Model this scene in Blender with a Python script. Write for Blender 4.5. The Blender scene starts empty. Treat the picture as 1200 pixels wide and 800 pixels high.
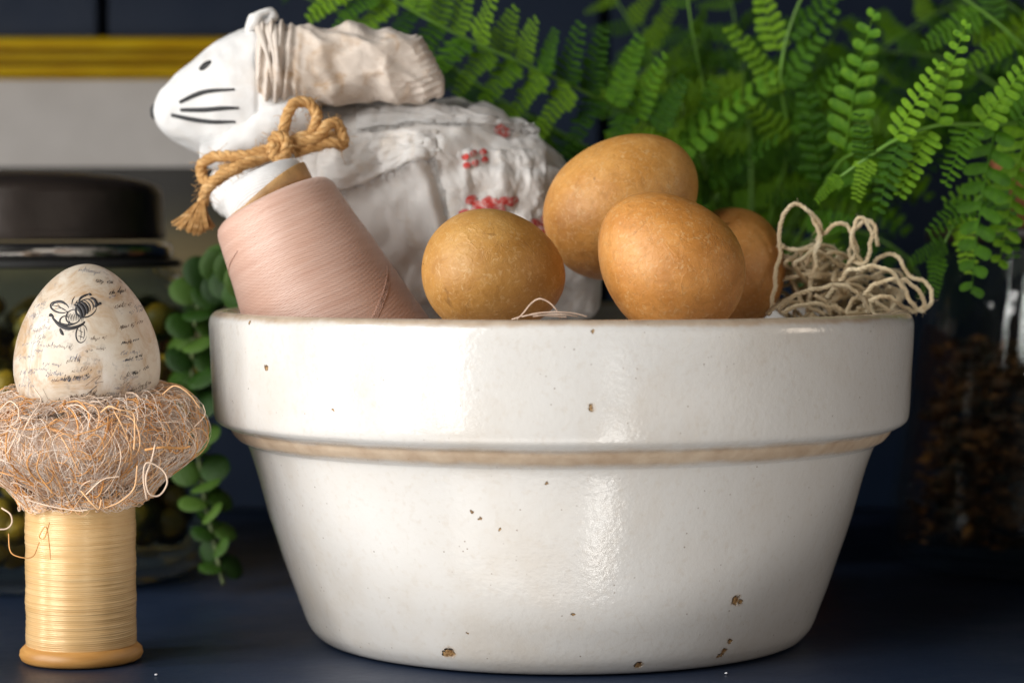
import bpy, bmesh, math, random
from mathutils import Vector, Matrix, noise
from mathutils.bvhtree import BVHTree

random.seed(7)
R = math.radians
SC = bpy.context.scene
COL = SC.collection

# ------------------------------------------------------------------ camera
F = 2820.0            # focal length in pixels of the 1200 px wide photograph
HC = 0.1405           # lens height above the shelf
PITCH = math.atan(116.0 / F)
cam_d = bpy.data.cameras.new('camera')
cam = bpy.data.objects.new('camera', cam_d)
COL.objects.link(cam)
cam.location = (0, 0, HC)
cam.rotation_euler = (R(90) - PITCH, 0, 0)
cam_d.sensor_width = 36
cam_d.lens = 36 * F / 1200
cam_d.clip_start = 0.01
cam_d.clip_end = 50
cam_d.dof.use_dof = True
cam_d.dof.focus_distance = 0.785
cam_d.dof.aperture_fstop = 9.0
SC.camera = cam

# ------------------------------------------------------------------ light
w = bpy.data.worlds.new('World')
SC.world = w
w.use_nodes = True
w.node_tree.nodes['Background'].inputs[0].default_value = (0.95, 0.97, 1.0, 1)
w.node_tree.nodes['Background'].inputs[1].default_value = 0.03

TGT = Vector((0.017, 0.80, 0.09))
def area(name, az, dist, zc, sx, sy, power, col):
    """area lamp: az in degrees, negative = camera left, measured round the bowl"""
    l = bpy.data.lights.new(name, 'AREA')
    l.shape = 'RECTANGLE'; l.size = sx; l.size_y = sy
    l.energy = power; l.color = col
    o = bpy.data.objects.new(name, l); COL.objects.link(o)
    a = R(az)
    o.location = (TGT.x + dist * math.sin(a), TGT.y - dist * math.cos(a), zc)
    d = Vector((TGT.x, TGT.y, TGT.z)) - o.location
    o.rotation_euler = d.to_track_quat('-Z', 'Y').to_euler()
    return o
area('window_light', -36, 2.0, 0.60, 0.30, 2.3, 22, (1.0, 0.985, 0.955))
area('window_light', -52, 2.0, 0.60, 0.32, 2.3, 35, (1.0, 0.985, 0.955))
area('window_light', -77, 2.0, 0.60, 0.24, 2.3, 35, (1.0, 0.985, 0.955))
area('room_light', 16, 1.4, -0.62, 0.12, 0.95, 4.0, (1.0, 0.97, 0.92))
area('room_light', 80, 1.8, 0.5, 0.35, 0.5, 4.0, (1.0, 0.84, 0.68))
area('room_light', 35, 2.2, 0.35, 1.6, 1.2, 5.5, (1.0, 0.93, 0.84))  # soft warm fill lamp, added to lift the bowl's right side
area('floor_bounce', -14, 1.5, -1.0, 1.8, 0.7, 10, (1.0, 0.96, 0.91))

SC.view_settings.view_transform = 'Standard'
SC.view_settings.look = 'None'
SC.view_settings.exposure = -0.12
SC.view_settings.gamma = 1.0
SC.view_settings.use_curve_mapping = False
SC.render.engine = 'CYCLES'
SC.cycles.use_denoising = True
SC.cycles.max_bounces = 10
SC.cycles.transmission_bounces = 8
SC.cycles.transparent_max_bounces = 12
SC.cycles.caustics_reflective = False
SC.cycles.caustics_refractive = False
SC.cycles.sample_clamp_indirect = 4.0

# ------------------------------------------------------------------ helpers
CP, SP = math.cos(PITCH), math.sin(PITCH)
def ray(px, py):
    u = (px - 600) / F; v = (400 - py) / F
    return Vector((u, CP + v * SP, -SP + v * CP))
def at(px, py, d):
    """place in the room seen at photo position (px,py), d metres away in depth"""
    r = ray(px, py)
    return Vector((0, 0, HC)) + r * (d / r.y)
def pxm(d): return F / d

def lerp(a, b, t): return a + (b - a) * t
def sstep(a, b, x):
    t = max(0.0, min(1.0, (x - a) / (b - a))); return t * t * (3 - 2 * t)
def catmull(P, n):
    P = [Vector(p) for p in P]
    out = []
    m = len(P) - 1
    for i in range(n + 1):
        t = i / n * m
        k = min(int(t), m - 1); f = t - k
        p1, p2 = P[k], P[k + 1]
        p0 = P[k - 1] if k > 0 else p1 * 2 - p2
        p3 = P[k + 2] if k + 2 <= m else p2 * 2 - p1
        out.append(0.5 * ((2 * p1) + (p2 - p0) * f + (2 * p0 - 5 * p1 + 4 * p2 - p3) * f * f + (3 * p1 - p0 - 3 * p2 + p3) * f ** 3))
    return out
def resample(P, step):
    L = [0.0]
    for a, b in zip(P, P[1:]): L.append(L[-1] + (b - a).length)
    n = max(2, int(L[-1] / step)); out = []; k = 0
    for i in range(n + 1):
        s = L[-1] * i / n
        while k < len(L) - 2 and L[k + 1] < s: k += 1
        t = (s - L[k]) / max(1e-9, L[k + 1] - L[k])
        out.append(P[k].lerp(P[k + 1], min(1, t)))
    return out
def frames(P):
    T = []
    for i in range(len(P)):
        t = P[min(i + 1, len(P) - 1)] - P[max(i - 1, 0)]
        T.append(t.normalized() if t.length > 1e-12 else Vector((0, 0, 1)))
    n = T[0].orthogonal().normalized(); N = [n]
    for i in range(1, len(P)):
        n = n - T[i] * n.dot(T[i])
        n = n.normalized() if n.length > 1e-9 else T[i].orthogonal().normalized()
        N.append(n)
    return T, N

class MB:
    def __init__(s): s.v = []; s.f = []
    def tube(s, P, r, sides=6, cap=True):
        P = [Vector(p) for p in P]
        T, N = frames(P); b = len(s.v); n = len(P)
        for i, p in enumerate(P):
            rr = r(i / (n - 1)) if callable(r) else r
            B = T[i].cross(N[i])
            for k in range(sides):
                a = 2 * math.pi * k / sides
                s.v.append(p + (N[i] * math.cos(a) + B * math.sin(a)) * rr)
        for i in range(n - 1):
            for k in range(sides):
                k2 = (k + 1) % sides
                s.f.append((b + i * sides + k, b + i * sides + k2, b + (i + 1) * sides + k2, b + (i + 1) * sides + k))
        if cap:
            s.f.append(tuple(b + k for k in reversed(range(sides))))
            s.f.append(tuple(b + (n - 1) * sides + k for k in range(sides)))
        return s
    def cord(s, P, r, plies=2, pitch=None, sides=6):
        """twisted cord of a few plies along a path"""
        P = resample(P, r * 0.7)
        T, N = frames(P); pitch = pitch or r * 7
        step = (P[1] - P[0]).length
        for q in range(plies):
            Q = []
            for i, p in enumerate(P):
                a = 2 * math.pi * (i * step / pitch + q / plies)
                B = T[i].cross(N[i])
                Q.append(p + (N[i] * math.cos(a) + B * math.sin(a)) * r * 0.5)
            s.tube(Q, r * 0.52, sides)
        return s
    def lathe(s, prof, seg=96, c=(0, 0, 0), closed_top=True, closed_bot=True, wob=None):
        b = len(s.v); m = len(prof); c = Vector(c)
        for (r, z) in prof:
            for k in range(seg):
                a = 2 * math.pi * k / seg
                rr = r + (wob(a, z) if wob else 0)
                s.v.append(c + Vector((rr * math.cos(a), rr * math.sin(a), z)))
        for i in range(m - 1):
            for k in range(seg):
                k2 = (k + 1) % seg
                s.f.append((b + i * seg + k, b + i * seg + k2, b + (i + 1) * seg + k2, b + (i + 1) * seg + k))
        if closed_bot: s.f.append(tuple(b + k for k in reversed(range(seg))))
        if closed_top: s.f.append(tuple(b + (m - 1) * seg + k for k in range(seg)))
        return s
    def grid(s, rows, wrap=True):
        b = len(s.v); n = len(rows[0])
        for r in rows: s.v.extend(r)
        for i in range(len(rows) - 1):
            for k in range(n if wrap else n - 1):
                k2 = (k + 1) % n
                s.f.append((b + i * n + k, b + i * n + k2, b + (i + 1) * n + k2, b + (i + 1) * n + k))
        return s
    def box(s, lo, hi):
        b = len(s.v); x0, y0, z0 = lo; x1, y1, z1 = hi
        s.v += [Vector(p) for p in ((x0, y0, z0), (x1, y0, z0), (x1, y1, z0), (x0, y1, z0), (x0, y0, z1), (x1, y0, z1), (x1, y1, z1), (x0, y1, z1))]
        for q in ((0, 3, 2, 1), (4, 5, 6, 7), (0, 1, 5, 4), (1, 2, 6, 5), (2, 3, 7, 6), (3, 0, 4, 7)):
            s.f.append(tuple(b + i for i in q))
        return s
    def ball(s, c, r, u=16, v=10, sc=(1, 1, 1), M=None):
        rows = []
        for i in range(v + 1):
            th = math.pi * (i + 0.02 * (i == 0) - 0.02 * (i == v)) / v
            row = []
            for k in range(u):
                a = 2 * math.pi * k / u
                p = Vector((math.sin(th) * math.cos(a) * sc[0], math.sin(th) * math.sin(a) * sc[1], -math.cos(th) * sc[2])) * r
                if M: p = M @ p
                row.append(Vector(c) + p)
            rows.append(row)
        return s.grid(rows)
    def xf(s, M):
        s.v = [M @ Vector(p) for p in s.v]; return s
    def mesh(s, name, org=(0, 0, 0), smooth=True):
        me = bpy.data.meshes.new(name); o = Vector(org)
        me.from_pydata([tuple(Vector(p) - o) for p in s.v], [], s.f)
        if smooth: me.polygons.foreach_set('use_smooth', [True] * len(me.polygons))
        me.update(); return me
    def build(s, name, mat, parent=None, org=None, smooth=True):
        """one mesh object; parts are stored relative to their thing's origin"""
        if org is None: org = ORG.get(parent.name, (0, 0, 0)) if parent else (0, 0, 0)
        o = bpy.data.objects.new(name, s.mesh(name, org, smooth)); COL.objects.link(o)
        o.data.materials.append(mat)
        if parent:
            o.parent = parent; ORG[o.name] = org
        else:
            o.location = org; ORG[o.name] = org
        return o
    def bvh(s): return BVHTree.FromPolygons([tuple(p) for p in s.v], s.f)

ORG = {}
def tag(o, label, cat, group=None, kind=None):
    if label: o['label'] = label
    if cat: o['category'] = cat
    if group: o['group'] = group
    if kind: o['kind'] = kind
    return o
def thing(name, loc, label, cat, group=None):
    o = bpy.data.objects.new(name, None); COL.objects.link(o)
    o.location = loc; ORG[o.name] = Vector(loc); o.empty_display_size = 0.02
    return tag(o, label, cat, group)
def cast(bvh, px, py, back=0.0):
    h = bvh.ray_cast(Vector((0, 0, HC)), ray(px, py).normalized())
    if h[0] is None: return None, None
    n = h[1]
    if n.dot(ray(px, py)) > 0: n = -n
    return h[0] - n * back, n

# ------------------------------------------------------------------ material kit
class NT:
    def __init__(s, name):
        s.m = bpy.data.materials.new(name); s.m.use_nodes = True
        s.t = s.m.node_tree; s.t.nodes.clear()
        s.out = s.t.nodes.new('ShaderNodeOutputMaterial')
        s.p = s.t.nodes.new('ShaderNodeBsdfPrincipled')
        s.link(s.p.outputs[0], s.out.inputs['Surface'])
        s.tc = s.t.nodes.new('ShaderNodeTexCoord')
    def link(s, a, b): s.t.links.new(a, b)
    def n(s, ty, **kw):
        x = s.t.nodes.new(ty)
        for k, v in kw.items(): setattr(x, k, v)
        return x
    def set(s, **kw):
        for k, v in kw.items():
            s.put(s.p.inputs[k.replace('_', ' ')], v)
        return s
    def put(s, inp, v):
        if hasattr(v, 'is_output') or hasattr(v, 'links'): s.link(v, inp)
        elif isinstance(v, (tuple, list)) and len(v) == 3 and inp.type == 'RGBA': inp.default_value = (*v, 1)
        else: inp.default_value = v
    def coord(s, scale=(1, 1, 1), which='Object', rot=(0, 0, 0)):
        mp = s.n('ShaderNodeMapping'); s.link(s.tc.outputs[which], mp.inputs[0])
        mp.inputs['Scale'].default_value = scale; mp.inputs['Rotation'].default_value = rot
        return mp.outputs[0]
    def noise(s, scale, vec=None, detail=4, rough=0.55, dist=0.0):
        x = s.n('ShaderNodeTexNoise'); x.inputs['Scale'].default_value = scale
        x.inputs['Detail'].default_value = detail; x.inputs['Roughness'].default_value = rough
        x.inputs['Distortion'].default_value = dist
        s.link(vec or s.tc.outputs['Object'], x.inputs['Vector']); return x.outputs['Fac']
    def vor(s, scale, vec=None, feature='F1', out='Distance'):
        x = s.n('ShaderNodeTexVoronoi', feature=feature); x.inputs['Scale'].default_value = scale
        s.link(vec or s.tc.outputs['Object'], x.inputs['Vector']); return x.outputs[out]
    def wave(s, scale, vec, dist=0, detail=2, dscale=1, direction='X'):
        x = s.n('ShaderNodeTexWave', bands_direction=direction); x.inputs['Scale'].default_value = scale
        x.inputs['Distortion'].default_value = dist; x.inputs['Detail'].default_value = detail
        x.inputs['Detail Scale'].default_value = dscale
        s.link(vec, x.inputs['Vector']); return x.outputs['Fac']
    def ramp(s, fac, stops, interp='LINEAR'):
        x = s.n('ShaderNodeValToRGB'); s.link(fac, x.inputs[0]); cr = x.color_ramp; cr.interpolation = interp
        while len(cr.elements) < len(stops): cr.elements.new(0.5)
        for e, (p, c) in zip(cr.elements, stops):
            e.position = p
            e.color = (c, c, c, 1) if not isinstance(c, (tuple, list)) else (*c, 1)
        return x.outputs[0]
    def math(s, op, a, b=0.0, c=None):
        x = s.n('ShaderNodeMath', operation=op); s.put(x.inputs[0], a); s.put(x.inputs[1], b)
        if c is not None: s.put(x.inputs[2], c)
        return x.outputs[0]
    def mix(s, fac, a, b, blend='MIX'):
        x = s.n('ShaderNodeMix', data_type='RGBA', blend_type=blend)
        s.put(x.inputs[0], fac); s.put(x.inputs[6], a); s.put(x.inputs[7], b)
        return x.outputs[2]
    def sep(s, vec=None):
        x = s.n('ShaderNodeSeparateXYZ'); s.link(vec or s.tc.outputs['Object'], x.inputs[0]); return x.outputs
    def bump(s, h, dist=0.001, strength=1.0, prev=None):
        x = s.n('ShaderNodeBump'); x.inputs['Distance'].default_value = dist; x.inputs['Strength'].default_value = strength
        s.link(h, x.inputs['Height'])
        if prev is not None: s.link(prev, x.inputs['Normal'])
        s.link(x.outputs[0], s.p.inputs['Normal']); return x.outputs[0]

def simple(name, col, rough=0.5, var=0.25, scale=60, spec=0.5, metal=0.0, bscale=None, bdist=0.0003):
    k = NT(name)
    f = k.noise(scale, detail=5)
    dark = tuple(c * (1 - var) for c in col); lite = tuple(min(1, c * (1 + var)) for c in col)
    k.set(Base_Color=k.ramp(f, [(0.3, dark), (0.7, lite)]), Roughness=rough, Metallic=metal)
    k.p.inputs['Specular IOR Level'].default_value = spec
    if bscale: k.bump(k.noise(bscale, detail=4), bdist)
    return k

def painted(name, col, rough):
    k = NT(name)
    f = k.noise(9, detail=6)
    c = k.ramp(f, [(0.3, tuple(x * 0.8 for x in col)), (0.7, tuple(x * 1.15 for x in col))])
    k.set(Base_Color=c, Roughness=k.ramp(k.noise(30, detail=5), [(0.3, rough * 0.85), (0.7, rough * 1.2)]))
    k.bump(k.noise(260, detail=3), 0.00025, 0.6)
    k.p.inputs['Specular IOR Level'].default_value = 0.3
    return k
M_wall = painted('navy_wall_paint', (0.0075, 0.018, 0.044), 0.5).m
M_wallgap = painted('navy_wall_gap_paint', (0.0075, 0.015, 0.034), 0.6).m
kk = painted('navy_shelf_paint', (0.013, 0.025, 0.056), 0.44)
scf = kk.noise(1.0, kk.coord((30, 420, 30)), detail=5, rough=.7)
gc_ = kk.p.inputs['Base Color'].links[0].from_socket
kk.set(Base_Color=kk.mix(kk.ramp(scf, [(0.56, 0.0), (0.72, 0.22)]), gc_, (0.045, 0.065, 0.11)))
kk.set(Base_Color=kk.mix(kk.math('MULTIPLY', kk.ramp(kk.vor(700), [(0.05, 1.0), (0.12, 0.0)]), kk.ramp(kk.noise(120), [(0.62, 0.0), (0.68, 0.35)])), kk.p.inputs['Base Color'].links[0].from_socket, (0.4, 0.42, 0.46)))
M_shelf = kk.m

# ------------------------------------------------------------------ the setting: shelf board and plank wall
mb = MB(); mb.box((-0.70, 0.735, -0.02), (0.60, 1.30, 0.0))
shelf = mb.build('shelf', M_shelf, smooth=False); tag(shelf, 'dark navy painted shelf board under everything', None, kind='structure')
mb = MB(); mb.box((-0.75, 1.262, 0.0), (0.75, 1.30, 0.62))
wall = mb.build('back_wall', M_wallgap, smooth=False); tag(wall, 'navy painted plank wall behind the shelf', None, kind='structure')
xs = [-0.75, -0.487, at(122, 20, 1.255).x, 0.048, 0.31, 0.572, 0.75]
for a, b in zip(xs, xs[1:]):
    bm = bmesh.new()
    bmesh.ops.create_cube(bm, size=1)
    for v in bm.verts:
        v.co = Vector((lerp(a + 0.0028, b - 0.0028, v.co.x + 0.5), lerp(1.25, 1.2615, v.co.y + 0.5), lerp(0.002, 0.618, v.co.z + 0.5)))
    bmesh.ops.bevel(bm, geom=[e for e in bm.edges], offset=0.0012, segments=2, affect='EDGES')
    me = bpy.data.meshes.new('plank'); bm.to_mesh(me); bm.free()
    o = bpy.data.objects.new('plank', me); COL.objects.link(o); me.materials.append(M_wall); o.parent = wall

# unseen board above and two side panels, added to keep the back in shade
for nm, lo, hi in (('upper_shade_board', (-0.70, 0.87, 0.345), (0.60, 1.249, 0.365)), ('left_shade_panel', (-0.68, 0.90, 0.001), (-0.66, 1.249, 0.344)), ('right_shade_panel', (0.45, 0.80, 0.001), (0.47, 1.249, 0.344))):
    mb = MB(); mb.box(lo, hi); tag(mb.build(nm, M_shelf, smooth=False), None, None, kind='structure')

# ------------------------------------------------------------------ stoneware bowl
BC = Vector((0.0173, 0.86, 0))
PROF = [(0.030, 0.0008), (0.078, 0.0006), (0.0835, 0.0004), (0.0862, 0.0012), (0.0886, 0.0035), (0.0905, 0.0065), (0.0928, 0.0125), (0.0960, 0.021), (0.1005, 0.034), (0.1045, 0.047),
        (0.1083, 0.0605), (0.1110, 0.0685), (0.1123, 0.0702), (0.1146, 0.0716), (0.1164, 0.0736), (0.1176, 0.0754), (0.1196, 0.0764), (0.1217, 0.0777), (0.1230, 0.0798), (0.1236, 0.086),
        (0.1240, 0.097), (0.1246, 0.108), (0.1247, 0.1125), (0.1238, 0.1150), (0.1222, 0.1164), (0.1200, 0.1167), (0.1178, 0.1162), (0.1162, 0.1148), (0.1152, 0.112),
        (0.1130, 0.100), (0.1090, 0.080), (0.1040, 0.060), (0.0970, 0.040), (0.0880, 0.022), (0.078, 0.014), (0.050, 0.0115), (0.02, 0.011), (0.001, 0.011)]
fine = [tuple(p) for p in catmull([(a, b, 0) for a, b in PROF], 190)]
fine = [(max(0.0008, p[0]), p[1]) for p in fine]
def bwob(a, z):
    p = Vector((math.cos(a) * 1.2, math.sin(a) * 1.2, z * 14))
    return 0.0004 * noise.noise(p) + 0.00016 * noise.noise(p * 4.1)
bowl_mb = MB().lathe(fine, 256, BC, wob=bwob)
bowl_bvh = bowl_mb.bvh()
CH = [(527, 764, 0.0024), (522, 766, 0.0014), (748, 779, 0.0019), (862, 703, 0.0022), (867, 705, 0.0014), (855, 751, 0.0014), (849, 762, 0.0014), (846, 766, 0.0012), (597, 790, 0.0027), (607, 793, 0.0020), (675, 792, 0.0014),
      (312, 431, 0.0013), (693, 477, 0.0013), (553, 600, 0.0009), (563, 607, 0.0008), (586, 620, 0.0006), (671, 719, 0.0008), (293, 377, 0.0009), (695, 388, 0.0008), (548, 742, 0.0007), (641, 566, 0.0006), (391, 480, 0.0007), (842, 768, 0.001)]
k = NT('stoneware_glaze')
obc = k.tc.outputs['Object']
big = k.noise(14, detail=5, rough=0.6)
base = k.ramp(big, [(0.28, (0.57, 0.515, 0.45)), (0.48, (0.635, 0.61, 0.580)), (0.72, (0.66, 0.648, 0.632))])
fine_n = k.noise(420, detail=3)
base = k.mix(k.ramp(fine_n, [(0.54, 0.0), (0.78, 0.34)]), base, (0.52, 0.45, 0.37))
# tiny dark iron specks
sp = k.vor(420); sel = k.noise(200, detail=1)
spm = k.math('MULTIPLY', k.ramp(sp, [(0.06, 1.0), (0.15, 0.0)]), k.ramp(sel, [(0.58, 0.0), (0.64, 1.0)]))
base = k.mix(k.math('MULTIPLY', spm, 0.75), base, (0.16, 0.10, 0.06))
cz = k.vor(130, feature='DISTANCE_TO_EDGE')
base = k.mix(k.math('MULTIPLY', k.ramp(cz, [(0.0, 1.0), (0.012, 0.0)]), k.ramp(k.noise(30, detail=3), [(0.48, 0.0), (0.7, 0.16)])), base, (0.40, 0.30, 0.20))
base = k.mix(k.ramp(k.noise(24, k.coord((1, 1, .45)), detail=6, rough=.7), [(0.55, 0.0), (0.78, 0.30)]), base, (0.52, 0.41, 0.29))
# bare tan clay on the lip and on the moulding under the rim
z = k.sep()[2]
wobz = k.math('MULTIPLY', k.math('SUBTRACT', k.noise(55, detail=6, rough=0.7), 0.5), 0.0042)
zz = k.math('ADD', z, wobz)
lip = k.n('ShaderNodeMapRange', interpolation_type='SMOOTHSTEP'); k.put(lip.inputs[0], zz); lip.inputs[1].default_value = 0.1140; lip.inputs[2].default_value = 0.1158
led = k.math('ABSOLUTE', k.math('SUBTRACT', zz, 0.0736))
ledm = k.n('ShaderNodeMapRange', interpolation_type='SMOOTHSTEP'); k.put(ledm.inputs[0], led); ledm.inputs[1].default_value = 0.0040; ledm.inputs[2].default_value = 0.0012
tanc = k.ramp(k.noise(130, detail=5), [(0.3, (0.36, 0.22, 0.11)), (0.7, (0.56, 0.42, 0.28))])
base = k.mix(k.math('MULTIPLY', lip.outputs[0], 0.72), base, tanc)
base = k.mix(k.math('MULTIPLY', ledm.outputs[0], 0.80), base, tanc)
dmin = None
wv = k.n('ShaderNodeVectorMath', operation='MULTIPLY_ADD')
nz = k.n('ShaderNodeTexNoise'); nz.inputs['Scale'].default_value = 700; k.link(obc, nz.inputs['Vector'])
k.link(nz.outputs['Color'], wv.inputs[0]); wv.inputs[1].default_value = (0.0022,) * 3
wof = k.n('ShaderNodeVectorMath', operation='SUBTRACT'); k.link(obc, wof.inputs[0]); wof.inputs[1].default_value = (0.0011,) * 3
k.link(wof.outputs[0], wv.inputs[2])
for (cx, cy, cr) in CH:
    h, n_ = cast(bowl_bvh, cx, cy)
    if h is None: continue
    q = h - BC
    dv = k.n('ShaderNodeVectorMath', operation='DISTANCE'); k.link(wv.outputs[0], dv.inputs[0]); dv.inputs[1].default_value = q
    e = k.math('DIVIDE', dv.outputs['Value'], cr * 0.8)
    dmin = e if dmin is None else k.math('MINIMUM', dmin, e)
chip = k.ramp(k.math('MULTIPLY', dmin, 0.5), [(0.34, 1.0), (0.52, 0.0)])
halo = k.ramp(k.math('MULTIPLY', dmin, 0.4), [(0.35, 0.45), (0.62, 0.0)])
base = k.mix(halo, base, (0.50, 0.36, 0.22))
chipc = k.ramp(k.noise(900, detail=2), [(0.35, (0.15, 0.068, 0.018)), (0.65, (0.46, 0.28, 0.12))])
base = k.mix(chip, base, chipc)
rg = k.ramp(k.noise(60, detail=5), [(0.3, 0.12), (0.75, 0.22)])
rg = k.math('MAXIMUM', rg, k.math('MULTIPLY', k.math('MAXIMUM', chip, ledm.outputs[0]), 0.55))
k.set(Base_Color=base, Roughness=rg); k.p.inputs['Specular IOR Level'].default_value = 0.6
b1 = k.bump(k.noise(560, detail=3, rough=0.6), 0.0004, 0.24)
b2 = k.bump(k.noise(110, detail=2), 0.0006, 0.20, b1)
inv = k.math('SUBTRACT', 1.0, chip)
k.bump(inv, 0.0011, 1.0, b2)
bowl = bowl_mb.build('stoneware_bowl', k.m, None, BC)
tag(bowl, 'large chipped off-white stoneware mixing bowl with thick rim, holding eggs and thread', 'bowl')

# ------------------------------------------------------------------ crumpled cloth lining the bowl
k = NT('cotton_lining')
k.set(Base_Color=k.ramp(k.noise(40, detail=5), [(0.3, (0.50, 0.47, 0.45)), (0.7, (0.66, 0.64, 0.63))]), Roughness=0.9)
k.bump(k.noise(900, detail=2), 0.0003, 0.7)
mb = MB(); rows = []
for i in range(60):
    t = i / 59; r = 0.002 + 0.1085 * t; row = []
    for j in range(140):
        a = 2 * math.pi * j / 140
        x, y = r * math.cos(a), r * math.sin(a)
        h = 0.1035 + 0.006 * (noise.ridged_multi_fractal(Vector((x * 26, y * 26, 3)), 1.0, 2.0, 4, 1.0, 1.6) - 1.0) * (1 - t ** 6)
        row.append(BC + Vector((x, y, min(h, 0.111))))
    rows.append(row)
rows.append([BC + Vector((0.106 * math.cos(2 * math.pi * j / 140), 0.106 * math.sin(2 * math.pi * j / 140), 0.07)) for j in range(140)])
mb.grid(rows)
lin = mb.build('cloth_lining', k.m, None, BC + Vector((0, 0, 0.10)))
tag(lin, 'crumpled pale cotton cloth lining the bowl beneath the brown eggs', 'cloth')

# ------------------------------------------------------------------ papier mache eggs
def egg_rows(L, W, kk=0.2, nu=72, nv=48, wob=0.0, seed=0.0):
    mx = max(math.sqrt(max(0, 1 - z * z)) * (1 - kk * z) for z in [i / 100 for i in range(-99, 100)])
    rows = []
    for i in range(nv + 1):
        th = math.pi * (0.004 + 0.992 * i / nv); z = -math.cos(th)
        r = math.sqrt(max(0, 1 - z * z)) * (1 - kk * z) / mx * W / 2
        row = []
        for j in range(nu):
            a = 2 * math.pi * j / nu
            p = Vector((r * math.cos(a), r * math.sin(a), z * L / 2))
            if wob:
                q = p * 45 + Vector((seed, seed * 2, 0))
                p = p * (1 + wob * noise.noise(q) + wob * 0.35 * noise.noise(q * 3))
            row.append(p)
        rows.append(row)
    return rows
def kraft(name, off, warm, tone):
    k = NT(name)
    mp = k.n('ShaderNodeMapping'); k.link(k.tc.outputs['Object'], mp.inputs[0]); mp.inputs['Location'].default_value = off
    v = mp.outputs[0]
    c = k.ramp(k.noise(38, v, detail=6, rough=0.65), [(0.28, (0.36 * warm, 0.138 * tone, 0.022 * tone)), (0.5, (0.53 * warm, 0.235 * tone, 0.052 * tone)), (0.72, (0.67 * warm, 0.345 * tone, 0.105 * tone))])
    fib = k.noise(360, v, detail=6, rough=0.75, dist=0.7)
    c = k.mix(k.ramp(fib, [(0.36, 0.35), (0.50, 0.0)]), c, (0.32, 0.14, 0.028))
    c = k.mix(k.ramp(k.noise(480, v, detail=3, dist=1.5), [(0.55, 0.0), (0.67, 0.42)]), c, (0.68, 0.45, 0.21))
    # short scuffs and dark flecks
    mpv = k.n('ShaderNodeMapping'); k.link(v, mpv.inputs[0]); mpv.inputs['Scale'].default_value = (90, 260, 60); mpv.inputs['Rotation'].default_value = (0.7, 0.4, 0.9)
    sc = k.noise(1.0, mpv.outputs[0], detail=4, dist=0.8)
    c = k.mix(k.ramp(sc, [(0.66, 0.0), (0.71, 0.6)]), c, (0.20, 0.085, 0.02))
    k.set(Base_Color=c, Roughness=k.ramp(fib, [(0.3, 0.52), (0.7, 0.36)]))
    b = k.bump(fib, 0.0004, 0.8)
    # crinkles of the pasted paper, in patches
    wr = k.noise(95, v, detail=5, rough=0.6, dist=0.6)
    ridge = k.math('SUBTRACT', 1.0, k.math('MULTIPLY', k.math('ABSOLUTE', k.math('SUBTRACT', wr, 0.5)), 26.0))
    patch = k.ramp(k.noise(36, v, detail=2), [(0.52, 0.0), (0.62, 1.0)])
    b = k.bump(k.math('MULTIPLY', k.math('MAXIMUM', ridge, 0.0), patch), 0.0005, 0.22, b)
    k.bump(k.noise(60, v, detail=3), 0.0012, 0.5, b)
    return k.m
def kraft_egg(px, py, d, L, W, axis, off, label, warm=1.0, kk=0.2, tone=1.0):
    c = at(px, py, d)
    M = Vector(axis).normalized().to_track_quat('Z', 'Y').to_matrix()
    mb = MB(); mb.grid([[c + M @ p for p in row] for row in egg_rows(L, W, kk, wob=0.012, seed=off[0])])
    o = mb.build('paper_egg', kraft('kraft_paper_' + str(int(off[0] * 10)), off, warm, tone), None, c)
    tag(o, label, 'egg', 'brown papier-mache eggs in the bowl'); return o
kraft_egg(579, 320, 0.803, 0.0485, 0.0420, (0.9, 0.25, -0.12), (0.31, 0.2, 0.1), 'brown papier-mache egg lying alone beside the pink thread cone', 0.92, 0.1, 1.0)
kraft_egg(729, 240, 0.850, 0.0590, 0.0472, (0.80, 0.15, 0.58), (1.7, 0.5, 0.2), 'brown papier-mache egg on top of the pile, highest of the four', 1.06, 0.08, 1.10)
kraft_egg(784, 309, 0.802, 0.0535, 0.0455, (-0.62, 0.1, 0.62), (2.9, 0.1, 0.7), 'brown papier-mache egg in front of the pile, right behind the bowl rim', 1.12, 0.12, 1.08)
kraft_egg(853, 312, 0.868, 0.0480, 0.0430, (0.3, 0.5, 0.5), (4.1, 0.4, 0.3), 'brown papier-mache egg half hidden behind the front egg, beside the cream twine', 0.98, 0.15, .92)

# ------------------------------------------------------------------ pink thread cone
CT, CB = at(322, 243, 0.845), at(432, 470, 0.838)
axis = (CT - CB).normalized()
k = NT('pink_thread')
v = k.coord()
f1 = k.wave(430, k.coord(rot=(0, R(22), 0)), dist=1.2, detail=3, dscale=2, direction='Z')
f2 = k.wave(300, k.coord(rot=(R(14), R(-24), 0)), dist=1.5, detail=3, dscale=2, direction='Z')
mp = k.coord((40, 40, 900), rot=(0, R(14), 0))
st = k.noise(1.0, mp, detail=4, rough=0.6)
c = k.ramp(st, [(0.3, (0.54, 0.325, 0.25)), (0.55, (0.60, 0.385, 0.305)), (0.75, (0.655, 0.445, 0.365))])
c = k.mix(k.ramp(k.noise(25, detail=4), [(0.45, 0.0), (0.75, 0.5)]), c, (0.54, 0.29, 0.19))
k.set(Base_Color=c, Roughness=0.40); k.p.inputs['Sheen Weight'].default_value = 0.25; k.p.inputs['Sheen Roughness'].default_value = 0.4
b = k.bump(f1, 0.00022, 0.35); b = k.bump(f2, 0.0002, 0.25, b); k.bump(st, 0.0003, 0.4, b)
M_pink = k.m
Lc = (CT - CB).length
cone = thing('thread_cone', CB, 'leaning cone wound with dusty pink thread in the bowl beside the stuffed rabbit', 'thread')
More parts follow.
